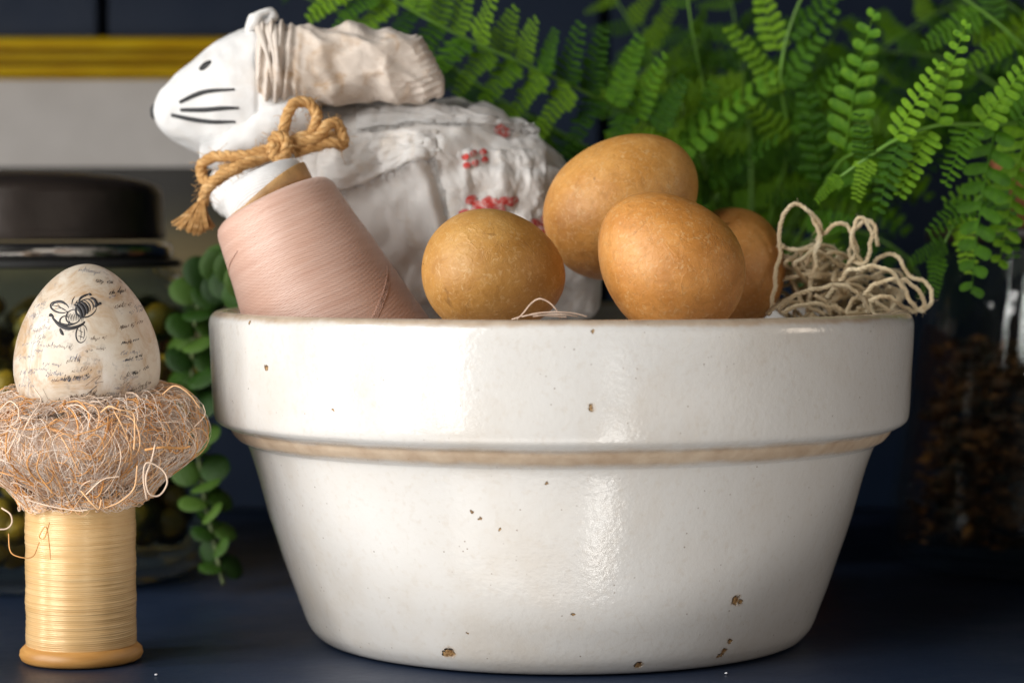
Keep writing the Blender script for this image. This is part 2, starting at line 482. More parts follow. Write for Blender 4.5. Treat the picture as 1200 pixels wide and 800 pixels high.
Mx = axis.to_track_quat('Z', 'Y').to_matrix().to_4x4(); Mx.translation = CB
ORG[cone.name] = Vector((0, 0, 0)); cone.matrix_world = Mx
def crad(z):  # radius of the wound thread along the axis
    return lerp(0.0345, 0.0222, z / Lc)
pr = [(0.004, 0.0), (0.030, 0.0), (0.0345, 0.0012)]
pr += [(crad(Lc * i / 40), Lc * i / 40) for i in range(1, 39)]
pr += [(0.0226, Lc - 0.0022), (0.0222, Lc - 0.0006), (0.0213, Lc + 0.0010), (0.0198, Lc + 0.0020), (0.0178, Lc + 0.0024), (0.013, Lc + 0.0022)]
mb = MB().lathe(pr, 128, wob=lambda a, z: 0.00025 * noise.noise(Vector((math.cos(a) * 2, math.sin(a) * 2, z * 90))))
mb.build('thread_winding', M_pink, cone)
GA = math.atan2((Mx.inverted().to_3x3() @ Vector((0, -1, 0))).y, (Mx.inverted().to_3x3() @ Vector((0, -1, 0))).x)
# single strands lying proud on the winding
k = simple('pink_strand', (0.60, 0.38, 0.30), 0.6, 0.2, 300)
for i in range(9):
    mb = MB(); z0 = random.uniform(0.02, Lc * 0.97); a0 = random.uniform(0, 6.28); turn = random.uniform(1.0, 2.6); dz = random.choice((-1, 1)) * random.uniform(0.010, 0.026)
    if i < 8: z0 = Lc - 0.062 + i * 0.0009 + random.uniform(-.0003, .0003); a0 = GA + 0.15 + i * .03; turn = .9; dz = 0.019
    P = []
    for j in range(40):
        t = j / 39; zq = min(max(z0 + dz * t, 0.002), Lc - 0.0005); a = a0 + turn * t
        P.append((math.cos(a) * (crad(zq) + 0.00005), math.sin(a) * (crad(zq) + 0.00005), zq))
    mb.tube(P, 0.00014, 5); mb.build('loose_thread', k.m, cone)
# core: white paper tube with a wooden ring, standing out of the winding
k = NT('white_core'); k.set(Base_Color=k.ramp(k.noise(90, detail=5), [(0.3, (0.58, 0.56, 0.55)), (0.7, (0.76, 0.75, 0.74))]), Roughness=0.6)
k.bump(k.wave(330, k.coord(rot=(0, R(30), 0)), dist=0.6, direction='Z'), 0.0003, 0.4)
mb = MB().lathe([(0.006, Lc - .01), (0.0160, Lc - 0.008), (0.0158, Lc + 0.0060), (0.0153, Lc + 0.0090), (0.0146, Lc + 0.0110), (0.0134, Lc + 0.0124), (0.0118, Lc + 0.0130), (0.0104, Lc + 0.0128), (0.0098, Lc + 0.0115), (0.0095, Lc + 0.004)], 96, closed_top=False)
core = mb.build('core_tube', k.m, cone)
k = simple('core_ring', (0.46, 0.27, 0.11), 0.5, 0.3, 120, bscale=500)
mb = MB().lathe([(0.0158, Lc + 0.0018), (0.0164, Lc + 0.0021), (0.01635, Lc + 0.0050), (0.0162, Lc + 0.0054), (0.0157, Lc + 0.0054)], 96, closed_top=False, closed_bot=False)
rl = Mx.inverted().to_3x3() @ Vector((1, 0, 0)); rl.z = 0; rl.normalize()
mb.v = [v + Vector((0, 0, (.0042 * max(-.55, v.x * rl.x / .016 + v.y * rl.y / .016) if v.z > Lc + .004 else 0))) for v in mb.v]
mb.build('core_ring', k.m, core, org=(0, 0, 0))

# ------------------------------------------------------------------ stuffed rabbit
def cloth(name, c0, c1, stain, sfac=0.6, weave=3600, sscale=55):
    k = NT(name)
    c = k.ramp(k.noise(34, detail=5), [(0.3, c0), (0.7, c1)])
    s = k.noise(sscale, detail=5, rough=0.65, dist=1.2)
    c = k.mix(k.ramp(s, [(0.52, 0.0), (0.72, sfac)]), c, stain)
    k.set(Base_Color=c, Roughness=0.92); k.p.inputs['Sheen Weight'].default_value = 0.15
    wx = k.wave(weave / 6.283, k.coord(), dist=1.0, direction='X'); wz = k.wave(weave / 6.283, k.coord(), dist=1.0, direction='Z')
    b = k.bump(k.math('ADD', wx, wz), 0.00018, 0.4)
    k.bump(k.noise(200, detail=5, rough=0.65), 0.0006, 0.6, b)
    return k.m
M_white = cloth('white_muslin', (0.66, 0.65, 0.64), (0.74, 0.73, 0.72), (0.60, 0.54, 0.48), 0.4)
M_body = cloth('quilted_cotton', (0.70, 0.67, 0.64), (0.80, 0.775, 0.75), (0.62, 0.50, 0.38), 0.5)
M_ear = cloth('tea_dyed_muslin', (0.56, 0.47, 0.39), (0.68, 0.605, 0.54), (0.42, 0.26, 0.13), 0.85, sscale=75)
M_black = simple('black_embroidery', (0.012, 0.012, 0.014), 0.6, 0.3, 300).m

def loft(stn, d, bmax, nr, ns, disp=None, pw=2.0, pinch=None, dfun=None):
    """skin along x: stations of (px, top, bottom) at depth d; bmax = half depth"""
    S = catmull([(a, b, c) for a, b, c in stn], nr)
    hmax = max(s[2] - s[1] for s in S)
    rows = []
    for i, s in enumerate(S):
        t = i / nr
        dd = d + (dfun(t) if dfun else 0)
        c = at(s[0], (s[1] + s[2]) / 2, dd); a = max(0.0004, (s[2] - s[1]) / 2 / pxm(dd)); bb = max(0.0004, bmax * ((s[2] - s[1]) / hmax) ** 0.8)
        row = []
        for j in range(ns):
            th = 2 * math.pi * j / ns
            cz, sy = math.cos(th), math.sin(th)
            e = 2.0 / pw
            z = math.copysign(abs(cz) ** e, cz); y = -math.copysign(abs(sy) ** e, sy)
            q = Vector((0, y * bb, z * a))
            nrm = Vector((0, y / bb, z / a)).normalized()
            if disp: q = q + nrm * disp(t, th, c + q)
            row.append(c + q)
        rows.append(row)
    return rows
rab = thing('stuffed_rabbit', at(460, 400, 0.92), 'white cloth stuffed rabbit with embroidered face and jute bow, leaning in the bowl', 'stuffed toy')
# body
def ridged(p, o=4): return noise.ridged_multi_fractal(p, 0.9, 2.1, o, 1.0, 1.8)
def flow(q, a): return math.sin(a * noise.noise(q) + 2.0 * noise.noise(q * 2.3 + Vector((4, 1, 7))))
def body_disp(t, th, p):
    f = 0.0012 * flow(Vector((p.x * 16 + p.z * 10, p.y * 14, p.z * 26 - p.x * 10)), 11) + 0.0016 * (ridged(Vector((p.x * 30 + p.z * 18, p.y * 24, p.z * 48 - p.x * 20)), 3) - 1.1)
    f += 0.0016 * noise.noise(p * 120) + 0.0006 * noise.noise(p * 300)
    # sewn seams: a lengthwise tuck high on the flank and a crossing one
    X = 600 + p.x * F / p.y; Y = 400 - (p.z - HC) * F / p.y - 116
    def tuck(dist, w, h): return -h * math.exp(-(dist / w) ** 2) + h * 0.75 * math.exp(-((dist + w * 2.2) / (w * 1.6)) ** 2)
    ys = 148 - 0.05 * (X - 430) + ((X - 480) / 150) ** 2 * 22
    f += tuck(Y - ys, 4.5, 0.0030) * sstep(405, 440, X) * (1 - sstep(600, 650, X))
    # shoulder: the swelling above the haunch line
    hl = 212 - 0.16 * (X - 390)
    f += 0.0045 * (1 - sstep(-4, 16, Y - hl)) * sstep(370, 410, X) * (1 - sstep(500, 560, X)) * sstep(-60, -10, Y - hl)
    xv = 505 + (Y - 190) * 0.30
    f += tuck(X - xv, 7, 0.0035) * sstep(180, 215, Y) * (1 - sstep(330, 360, Y))
    return f
BST = [(247, 205, 225), (255, 190, 245), (285, 164, 285), (330, 142, 330), (380, 127, 362), (430, 118, 380), (480, 115, 392), (530, 120, 395), (580, 134, 390), (625, 156, 385), (655, 184, 380), (680, 225, 375), (698, 275, 365), (704, 310, 345)]
rows = loft(BST, 0.920, 0.043, 190, 150, body_disp, 2.2)
body_mb = MB().grid(rows); body_bvh = body_mb.bvh()
body = body_mb.build('body', M_body, rab)
# head
def head_disp(t, th, p):
    f = 0.0013 * noise.noise(p * 70) + 0.0006 * noise.noise(p * 190) + 0.0011 * (ridged(Vector((p.x * 22 + p.z * 30, p.y * 20, p.z * 26 - p.x * 30)), 2) - 1.0)
    X = 600 + p.x * F / p.y
    f -= 0.0007 * math.exp(-((X - 303) / 2.5) ** 2)
    f += 0.0016 * sstep(0.62, 0.95, t) * (ridged(Vector((p.x * 20, p.y * 90, p.z * 90))) - 1.1)
    return f
HST = [(181, 126, 137), (184, 116, 147), (192, 104, 158), (208, 87, 169), (232, 68, 181), (258, 50, 191), (284, 36, 198), (310, 29, 200), (335, 30, 195), (360, 42, 180), (378, 70, 150)]
head_mb = MB().grid(loft(HST, 0.905, 0.026, 120, 96, head_disp, 2.05)); head_bvh = head_mb.bvh()
head = head_mb.build('head', M_white, rab)
# chin fold of cloth from the head down to the neck
mb = MB().grid(loft([(236, 168, 196), (262, 158, 200), (292, 138, 192), (322, 118, 180), (352, 112, 160), (372, 118, 146)], 0.885, 0.010, 60, 40, lambda t, th, p: 0.0008 * noise.noise(p * 160)))
mb.build('collar_flap', M_white, rab)
# ears laid back
def ear_disp(t, th, p):
    X = 600 + p.x * F / p.y; Y = 400 - (p.z - HC) * F / p.y - 116
    u = X + 0.9 * (Y - 70)
    f = 0.0007 * flow(Vector((u * 0.010, (Y - 0.42 * X) * 0.026, p.y * 14)), 9) + 0.0024 * (ridged(Vector((u * 0.0085, (Y - 0.42 * X) * 0.021, p.y * 14)), 3) - 1.0)
    g = math.exp(-((X - 322) / 22) ** 2)
    f = f * (1 - 0.6 * g) + 0.0016 * g * math.sin(X * 0.55 + 0.05 * Y)
    e = math.exp(-((X - 505) / 20) ** 2)
    f += 0.0004 * e * math.sin(Y * 0.8 + X * 0.3)
    f += 0.0007 * noise.noise(p * 110) + 0.0002 * noise.noise(p * 300)
    return f
EST = [(302, 55, 95), (306, 34, 116), (320, 28, 122), (350, 30, 121), (390, 29, 123), (430, 32, 120), (462, 37, 118), (485, 45, 117), (500, 56, 116), (512, 72, 114), (519, 86, 111), (521, 94, 106)]
mb = MB().grid(loft(EST, 0.888, 0.016, 170, 120, ear_disp, 2.3)); mb.build('ear', M_ear, rab)
mb = MB().grid(loft([(330, 60, 92), (338, 44, 108), (380, 36, 118), (430, 38, 116), (465, 50, 112), (490, 75, 108), (500, 90, 100)], 0.926, 0.012, 90, 60, ear_disp, 2.2)); mb.build('ear', M_ear, rab)
# gathered band where the ear is tied on, and the little knot of cloth above it
mb = MB()
for q in range(3):
    P = [at(303 + q * 7 + 5 * math.sin(t * 2.2 + q) + 16 * t, 32 + 82 * t, 0.8855 - 0.015 * math.sin(math.pi * (0.1 + 0.85 * t)) - q * 0.0006) for t in [i / 24 for i in range(25)]]
    mb.tube(P, lambda t: 0.0012 + 0.0005 * math.sin(t * 9 + 1), 8)
mb.build('ear_binding', M_ear, rab)
mb = MB()
P = catmull([at(292, 36, .893), at(297, 24, .890), at(306, 16, .889), at(317, 14, .890), at(318, 22, .892), at(308, 30, .893), at(300, 38, .895)], 40)
mb.tube(P, lambda t: 0.0017 + 0.0007 * math.sin(t * 11), 8); mb.v = [v + Vector((noise.noise(v * 300), noise.noise(v * 310 + Vector((9, 0, 0))), noise.noise(v * 290))) * 0.0009 for v in mb.v]
mb.build('cloth_knot', M_white, rab)
# face
def stroke(bvh, pts, r, sides=6, sink=0.0, n=None):
    P = []
    for p in catmull([(a, b, 0) for a, b in pts], n or max(6, len(pts) * 6)):
        h, nn = cast(bvh, p[0], p[1])
        if h is not None: P.append(h - nn * sink)
    return P
for pts in ([(211, 120), (228, 112), (245, 107), (275, 105)], [(212, 129), (240, 129), (262, 127), (280, 127)], [(201, 135), (225, 140), (250, 143), (276, 143)]):
    mb = MB(); mb.tube(stroke(head_bvh, pts, 0), lambda t: 0.00078 * (0.45 + 0.7 * math.sin(math.pi * min(1, t * 0.75 + 0.2))), 6); mb.build('whisker', M_black, head)
e0, en = cast(head_bvh, 241, 77)
mb = MB(); Mr = en.to_track_quat('Z', 'Y').to_matrix()
mb.ball(e0, 0.0022, 16, 10, (1.55, 0.85, 0.35), Mr @ Matrix.Rotation(R(22), 3, 'Z')); mb.build('eye', M_black, head)
mb = MB(); mb.ball(at(182.5, 131, 0.905), 0.0028, 16, 12, (0.75, 1.0, 1.15)); mb.build('nose', M_black, head)
# overlapping pieces of worn cotton sewn over the body
def wrap_patch(fx, nu, nv, off, mat, seed, name):
    rows = []
    for i in range(nv + 1):
        row = []
        for j in range(nu + 1):
            u, v = j / nu, i / nv; x_, y_ = fx(u, v)
            x_ += 2.5 * noise.noise(Vector((u * 9, v * 4, seed))); y_ += 2.5 * noise.noise(Vector((u * 9, v * 4, seed + 7)))
            h, n_ = cast(body_bvh, x_, y_)
            if h is None: h, n_ = row[-1] if row else rows[-1][j], Vector((0, 0, 0))
            edge = min(v, 1 - v, u, 1 - u)
            row.append(h + n_ * (off * min(1, .35 + edge * 8) + 0.0012 * (ridged(Vector((u * 3.1 + v, v * 3.3 - u, seed)), 3) - 1.0) + .0005 * noise.noise(Vector((u * 26, v * 26, seed)))))
        rows.append(row)
    mb = MB(); mb.grid(rows, wrap=False); o = mb.build(name, mat, body)
    so = o.modifiers.new('thickness', 'SOLIDIFY'); so.thickness = 0.0007; so.offset = 1
    return rows
def seam_y(X): return 147 - 0.05 * (X - 430) + ((X - 480) / 150) ** 2 * 22
pr1 = wrap_patch(lambda u, v: (lerp(418, 640, u), lerp(119 + 26 * abs(u - .25) ** 1.5 * 2.2, seam_y(lerp(418, 640, u)), v)), 90, 16, .0016, M_white, 1.0, 'cloth_patch')
pr2 = wrap_patch(lambda u, v: (lerp(330, 512, u), lerp(158 - 4 * u, 228 - 34 * u + 10 * math.sin(u * 5), v)), 80, 30, .0015, M_body, 4.0, 'cloth_patch')
pr3 = wrap_patch(lambda u, v: (lerp(508 + 34 * v, 640 - 4 * v, u), lerp(176, 330, v)), 60, 60, .0013, M_body, 9.0, 'cloth_patch')
fr_mb = MB()
for rows_, idx in ((pr1, -1), (pr2, -1), (pr3, 0)):
    line = rows_[idx] if idx == -1 else [r[0] for r in rows_]
    for i in range(170):
        p = random.choice(line); u = Vector((random.uniform(-.8, .8), random.uniform(-.9, -.2), random.uniform(-1.3, .2)))
        fr_mb.tube([p, p + u * .0010, p + u * .0017 + Vector((random.uniform(-1, 1), 0, random.uniform(-1, .4))) * .0011], .00011, 4)
# red printed marks on the cotton
kr = NT('red_print'); kr.set(Base_Color=kr.mix(kr.ramp(kr.noise(420, detail=5, rough=.7), [(0.45, 0.0), (0.62, 0.75)]), (0.60, 0.05, 0.04), (0.72, 0.60, 0.57)), Roughness=0.9); M_red = kr.m
pv = [v for r_ in pr3 for v in r_] + [v for r_ in pr1 for v in r_]
patch_mb = MB(); patch_mb.grid(pr3, wrap=False); patch_mb.grid(pr1, wrap=False); patch_mb.v = [v + (Vector((0, 0, HC)) - v).normalized() * .0009 for v in patch_mb.v]; b_ = len(patch_mb.v); patch_mb.v += body_mb.v; patch_mb.f += [tuple(q + b_ for q in f_) for f_ in body_mb.f]; red_bvh = patch_mb.bvh()
def blot(px, py, rx, ry, rot=0.0):
    c, s_ = math.cos(rot), math.sin(rot)
    mb = MB(); ring = []; mid = []
    cen, n0 = cast(red_bvh, px, py)
    if cen is None: return
    for rr, lst in ((1.0, ring), (0.5, mid)):
        for j in range(10):
            a = 2 * math.pi * j / 10; q = rr * (1 + 0.3 * noise.noise(Vector((px + math.cos(a) * 2, py, math.sin(a) * 2))))
            X, Y = rx * q * math.cos(a), ry * q * math.sin(a)
            h, n_ = cast(red_bvh, px + X * c - Y * s_, py + X * s_ + Y * c)
            if h is None: return
            lst.append(h + n_ * (0.00025 if rr < 1 else 0.00006))
    mb.v = [cen + n0 * 0.0003] + mid + ring
    mb.f = [(0, 1 + j, 1 + (j + 1) % 10) for j in range(10)] + [(1 + j, 11 + j, 11 + (j + 1) % 10, 1 + (j + 1) % 10) for j in range(10)]
    mb.build('red_print', M_red, body)
for x, y in ((545, 184), (547, 194), (555, 180), (557, 191), (566, 178), (568, 187)): blot(x, y, 4.6, 4.0, -0.3)
for x, y in ((552, 234), (560, 240), (570, 236), (580, 238), (592, 235), (557, 247), (568, 246), (545, 250), (586, 243), (577, 241), (600, 236)): blot(x, y, 8.0, 5.0, random.uniform(-1, 1))
for x, y in ((628, 262), (634, 268), (640, 258), (632, 274), (641, 270), (586, 152), (592, 156), (622, 275), (645, 280), (636, 285)): blot(x, y, 7.0, 5.5, random.uniform(-1, 1))
# jute bow
k = NT('jute'); mpj = k.coord((180, 180, 700))
k.set(Base_Color=k.ramp(k.noise(1.0, mpj, detail=4), [(0.3, (0.38, 0.19, 0.055)), (0.55, (0.56, 0.32, 0.12)), (0.75, (0.70, 0.48, 0.24))]), Roughness=0.9)
k.bump(k.noise(900, detail=4), 0.0005, 0.7); M_jute = k.m
def jute(name, pts, r=0.0022, fuzz=150):
    P = catmull([at(*p) for p in pts], len(pts) * 14)
    mb = MB(); P = [p + Vector((noise.noise(p * 350), noise.noise(p * 350 + Vector((3, 0, 0))), noise.noise(p * 350 + Vector((0, 5, 0))))) * .0008 for p in P]; mb.cord(P, r, 4, r * 5.5)
    for i in range(fuzz):
        p = random.choice(P); v = Vector((random.uniform(-1, 1), random.uniform(-1, 1), random.uniform(-1, 1))).normalized()
        u = Vector((random.uniform(-1, 1), random.uniform(-1, 1), random.uniform(-1, 1)))
        e_ = random.uniform(.5, 1.3); mb.tube([p + v * r * 0.6, p + v * r * 1.4 + u * .0006 * e_, p + v * r * 1.7 * e_ + u * 0.0018 * e_], 0.00008, 3)
    return mb.build(name, M_jute, rab)
jute('bow_loop', [(326, 172, .862), (332, 150, .860), (340, 128, .860), (352, 119, .862), (366, 125, .862), (372, 142, .861), (364, 157, .860), (346, 163, .859), (330, 172, .860)])
jute('bow_loop', [(330, 170, .861), (352, 168, .858), (372, 160, .858), (386, 146, .859), (394, 144, .861), (400, 156, .862), (402, 170, .862), (388, 167, .860), (368, 172, .859), (345, 178, .860)])
jute('bow_loop', [(322, 172, .862), (300, 180, .860), (275, 183, .862), (250, 184, .866), (236, 194, .868), (237, 208, .867), (250, 214, .864), (272, 200, .860), (296, 190, .859), (320, 180, .860)])
jute('bow_tail', [(322, 178, .862), (290, 192, .858), (258, 206, .860), (242, 222, .864), (236, 240, .868)])
jute('neck_cord', [(262, 200, .880), (290, 186, .866), (325, 172, .864), (360, 166, .866), (385, 162, .876), (398, 160, .905)])
jute('bow_knot', [(318, 178, .859), (322, 162, .856), (332, 160, .855), (336, 172, .8545), (330, 184, .856), (322, 182, .8565), (324, 168, .855)], 0.0024)
mb = MB()   # frayed end of the bow
for i in range(260):
    a, b = random.gauss(0, 1), random.gauss(0, 1)
    P = catmull([at(236 + a * 2, 238 + b, .867 + 0.0006 * b), at(232 + a * 6, 252, .8675 + 0.0016 * b), at(230 + a * 11 + random.gauss(0, 2), 272 - abs(a) * 3 + random.gauss(0, 2), .868 + 0.002 * b)], 8)
    mb.tube(P, 0.00024, 4)
tag(mb.build('frayed_end', M_jute, rab), None, None, kind='stuff')
tag(fr_mb.build('frayed_threads', M_white, rab), None, None, kind='stuff')

# ------------------------------------------------------------------ cream twine heap
k = NT('cotton_twine')
k.set(Base_Color=k.ramp(k.noise(140, detail=4), [(0.3, (0.68, 0.52, 0.31)), (0.6, (0.82, 0.70, 0.48)), (0.8, (0.88, 0.80, 0.62))]), Roughness=0.9)
k.bump(k.noise(1100, detail=3), 0.0004, 0.7); M_tw = k.m
tw = thing('twine_heap', at(990, 372, 0.865), 'tangled heap of cream cotton twine spilling over the bowl rim', 'twine')
TW = [[(902, 369, .842), (913, 300, .85), (916, 258, .852), (931, 240, .853), (949, 249, .853), (962, 266, .855), (959, 284, .856), (946, 294, .855), (930, 292, .852), (910, 288, .858), (905, 300, .868)],
      [(948, 248, .86), (960, 272, .852), (957, 296, .851), (952, 322, .850), (949, 345, .852), (945, 368, .86)],
      [(958, 282, .858), (972, 268, .854), (988, 262, .853), (999, 276, .854), (1002, 296, .856), (990, 318, .86), (975, 340, .866)],
      [(1012, 312, .858), (1002, 292, .853), (999, 270, .852), (1007, 254, .852), (1017, 262, .853), (1022, 280, .854), (1016, 302, .855), (1008, 310, .856), (996, 300, .86), (1004, 268, .862), (1021, 258, .862), (1030, 290, .86)],
      [(983, 328, .846), (996, 317, .842), (1020, 312, .840), (1042, 318, .841), (1058, 336, .844), (1068, 356, .848), (1078, 363, .852), (1090, 358, .856), (1092, 342, .858), (1082, 330, .860), (1066, 322, .860), (1056, 306, .860), (1044, 297, .862), (1028, 303, .864), (1020, 318, .868)],
      [(899, 370, .825), (922, 351, .826), (950, 340, .828), (982, 334, .832), (1003, 343, .836), (1014, 356, .842), (1018, 366, .85)],
      [(1014, 348, .846), (1022, 334, .842), (1045, 328, .842), (1066, 331, .846), (1080, 346, .850), (1084, 358, .854), (1076, 364, .858)],
      [(1018, 353, .842), (1036, 347, .842), (1052, 352, .846), (1062, 361, .852), (1074, 364, .858)],
      [(915, 298, .862), (935, 305, .86), (950, 320, .858), (962, 322, .857), (978, 330, .858), (985, 350, .86)],
      [(906, 330, .862), (925, 326, .858), (948, 322, .856), (972, 322, .857), (985, 334, .857), (995, 346, .86)],
      [(925, 310, .87), (930, 335, .862), (938, 352, .858), (950, 362, .856), (968, 368, .856)],
      [(955, 345, .845), (966, 356, .846), (972, 368, .848)], [(915, 367, .836), (940, 358, .838), (962, 356, .84), (985, 366, .845)],
      [(992, 366, .848), (1000, 352, .852), (1015, 346, .856), (1035, 360, .858), (1050, 368, .86)]]
def fuzz(mb, P):
    for i in range(26):
        p = random.choice(P); u = Vector((random.uniform(-1, 1), random.uniform(-1, 1), random.uniform(-1, 1))); v = Vector((random.uniform(-1, 1), random.uniform(-1, 1), random.uniform(-1, 1)))
        mb.tube([p, p + u * .0012, p + u * .0016 + v * .0012], .00006, 3)
for pts in TW:
    mb = MB(); P = catmull([at(*p) for p in pts], len(pts) * 12)
    P = [p + Vector((noise.noise(p * 260), noise.noise(p * 260 + Vector((5, 0, 0))), noise.noise(p * 260 + Vector((0, 7, 0))))) * 0.0010 for p in P]
    mb.cord(P, 0.00085, 3, 0.0055, 5); fuzz(mb, P); mb.build('twine_strand', M_tw, tw)
for i in range(60):
    cx, cy, cd = random.uniform(915, 1045), random.uniform(325, 372), random.uniform(.855, .90)
    if cx < 990: cy = random.uniform(300, 372)
    P = []; r1 = random.uniform(12, 32); a0 = random.uniform(0, 6.28); ex = random.uniform(.5, 1.2)
    for j in range(7):
        a = a0 + j * random.uniform(.6, 1.0)
        P.append(at(min(1058, cx + r1 * math.cos(a) * random.uniform(.7, 1.2)), cy + r1 * ex * math.sin(a) * .7, cd + .008 * math.sin(a * 1.3)))
    mb = MB(); mb.cord(catmull(P, 70), 0.00080, 3, 0.0055, 5); fuzz(mb, catmull(P, 70)); mb.build('twine_strand', M_tw, tw)
# fine loose thread curled on the front rim
k = simple('pale_thread', (0.70, 0.52, 0.40), 0.7, 0.15, 200)
th = thing('thread_scrap', at(650, 371, 0.748), 'fine pale thread scrap curled on the front rim below the egg pile', 'thread')
for pts in ([(606, 374, .752), (614, 366, .750), (622, 356, .749), (632, 350, .748), (643, 354, .748), (652, 363, .748), (657, 373, .750)],
            [(612, 371, .750), (630, 367, .747), (652, 365.5, .746), (672, 367, .747), (688, 371, .748)],
            [(625, 371, .749), (642, 368.5, .747), (660, 368.5, .746), (677, 371, .748)], [(600, 374, .758), (618, 369.5, .75), (640, 370, .748), (664, 371.5, .747)]):
    mb = MB(); mb.tube(catmull([at(*p) for p in pts], 40), 0.00022, 6); mb.build('thread_loop', k.m, th)

# ------------------------------------------------------------------ thread spool
SPX = at(95, 700, 0.806); SX, SY = SPX.x, SPX.y
k = NT('turned_wood'); mpw = k.coord((40, 40, 400))
k.set(Base_Color=k.ramp(k.noise(1.0, mpw, detail=5, dist=.6), [(0.3, (0.44, 0.20, 0.045)), (0.7, (0.62, 0.33, 0.10))]), Roughness=0.42)
k.bump(k.noise(1.0, mpw, detail=3), 0.0003, 0.4); M_wood = k.m
k = NT('cream_thread'); mpt = k.coord((14, 14, 900))
st = k.noise(1.0, mpt, detail=4, rough=0.7)
c = k.ramp(st, [(0.28, (0.66, 0.40, 0.17)), (0.5, (0.72, 0.46, 0.21)), (0.75, (0.77, 0.53, 0.27))])
c = k.mix(k.ramp(k.noise(45, k.coord((1, 1, 2.2)), detail=3), [(0.52, 0.0), (0.74, 0.5)]), c, (0.56, 0.34, 0.12))
k.set(Base_Color=c, Roughness=0.27); k.p.inputs['Specular IOR Level'].default_value = 1.0; k.p.inputs['Specular Tint'].default_value = (1.0, 0.86, 0.6, 1)
k.bump(k.noise(1.0, k.coord((60, 60, 2200)), detail=3), 0.0002, 0.5); M_cream = k.m
sp = thing('thread_spool', (SX, SY, 0), 'wooden spool wound with cream thread carrying the straw nest', 'spool')
c0 = Vector((SX, SY, 0))
mb = MB().lathe([(0.004, 0.0003), (0.0190, 0.0003), (0.0200, 0.0010), (0.0206, 0.0024), (0.0203, 0.0040), (0.0192, 0.0052), (0.0178, 0.0060), (0.012, 0.0062)], 96, c0); mb.build('base_flange', M_wood, sp)
mb = MB().lathe([(0.012, 0.0532), (0.0185, 0.0534), (0.0200, 0.0545), (0.0203, 0.0560), (0.0195, 0.0575), (0.004, 0.0578)], 64, c0); mb.build('top_flange', M_wood, sp)
prof = []; N = 74; z0, z1 = 0.0060, 0.0534
rad = [0.0184 + random.uniform(-.00004, .00006) + 0.0001 * math.sin(i * .35) for i in range(N)]
for i in range(N):
    for q in range(5):
        u = (q + .5) / 5
        prof.append((rad[i] - 0.00007 * (2 * u - 1) ** 2, z0 + (z1 - z0) * (i + u) / N))
mb = MB().lathe(prof, 112, c0, wob=lambda a, z: 0.00012 * noise.noise(Vector((math.cos(a) * 1.5, math.sin(a) * 1.5, z * 700))))
# winds run at a slight slope
mb.v = [v + Vector((0, 0, 0.0005 * math.sin(math.atan2(v.y - SY, v.x - SX) * 1.0))) for v in mb.v]
mb.build('thread_winding', M_cream, sp)

# ------------------------------------------------------------------ straw nest
NX = at(101, 530, 0.806).x
NC = Vector((NX, SY, 0.0730))
nest = thing('straw_nest', (NX, SY, 0.052), 'round nest of tan straw and pale fluff on the cream thread spool', 'nest')
RM, RT, ZT = 0.0252, 0.0122, 0.0148
def nest_pt(a, ph, off=0.0):
    rr = RM + (RT + off) * math.cos(ph) * (1.0 if math.cos(ph) > 0 else 0.75)
    zz = (ZT + off) * math.sin(ph)
    # lower half draws in toward the spool
    if zz < 0: rr -= 0.012 * abs(zz / ZT) ** 1.2 * max(0.0, math.cos(ph) + .2)
    lop = 0.0022 * math.sin(a * 1.0 + 0.5) + 0.0012 * noise.noise(Vector((math.cos(a) * 2, math.sin(a) * 2, ph)))
    return NC + Vector((rr * math.cos(a), rr * math.sin(a), zz + lop))
k = NT('nest_fluff')
f = k.noise(160, detail=6, rough=0.7)
k.set(Base_Color=k.ramp(f, [(0.3, (0.62, 0.32, 0.14)), (0.43, (0.80, 0.55, 0.38)), (0.58, (0.90, 0.76, 0.66))]), Roughness=0.95)
k.bump(k.noise(500, detail=6, rough=.75), 0.0018, 1.0); M_fl = k.m
mb = MB(); rows = []
for i in range(121):
    a = 2 * math.pi * i / 120
    row = []
    for j in range(48):
        ph = 2 * math.pi * j / 48; p = nest_pt(a, ph, -0.0026)
        n_ = (p - (NC + Vector((RM * math.cos(a), RM * math.sin(a), 0)))).normalized()
        row.append(p + n_ * (0.0016 * noise.noise(p * 180) + 0.0010 * noise.noise(p * 420)))
    rows.append(row)
rows[-1] = rows[0]
mb.grid(rows)
mb.lathe([(0.001, NC.z - 0.0158), (0.020, NC.z - 0.0152), (0.022, NC.z - 0.0085), (0.001, NC.z - 0.009)], 48, (NX, SY, 0))
mb.build('nest_core', M_fl, nest)
M_st = [simple('straw_tan', (0.76, 0.44, 0.22), 0.6, 0.35, 90).m, simple('straw_pale', (0.82, 0.61, 0.46), 0.65, 0.25, 90).m, simple('straw_orange', (0.70, 0.34, 0.11), 0.6, 0.35, 90).m, simple('fluff_fibre', (0.92, 0.76, 0.65), 0.9, 0.15, 90).m]
def nest_strand(mb, length, r, lift, sides=4, seg=9, aspread=1.0):
    a = random.uniform(0, 2 * math.pi); ph = random.uniform(-2.3, 2.9)
    ang = random.gauss(0, aspread); step = length / seg
    bend = random.gauss(0, 0.28); P = []
    l0 = random.uniform(0, lift * .4); l1 = random.uniform(0, lift); kink = random.randint(2, seg - 2) if random.random() < .35 else -1
    for i in range(seg + 1):
        t = i / seg
        P.append(nest_pt(a, ph, l0 + l1 * math.sin(math.pi * t) + (random.uniform(0, lift * .2))))
        da = math.cos(ang) * step / (RM + RT * math.cos(ph)); dp = math.sin(ang) * step / RT
        a += da; ph += dp; ang += bend
        if i == kink: ang += random.choice((-1, 1)) * random.uniform(.9, 1.8)
    P = catmull(P, seg * 2)
    mb.tube(P, r, sides)
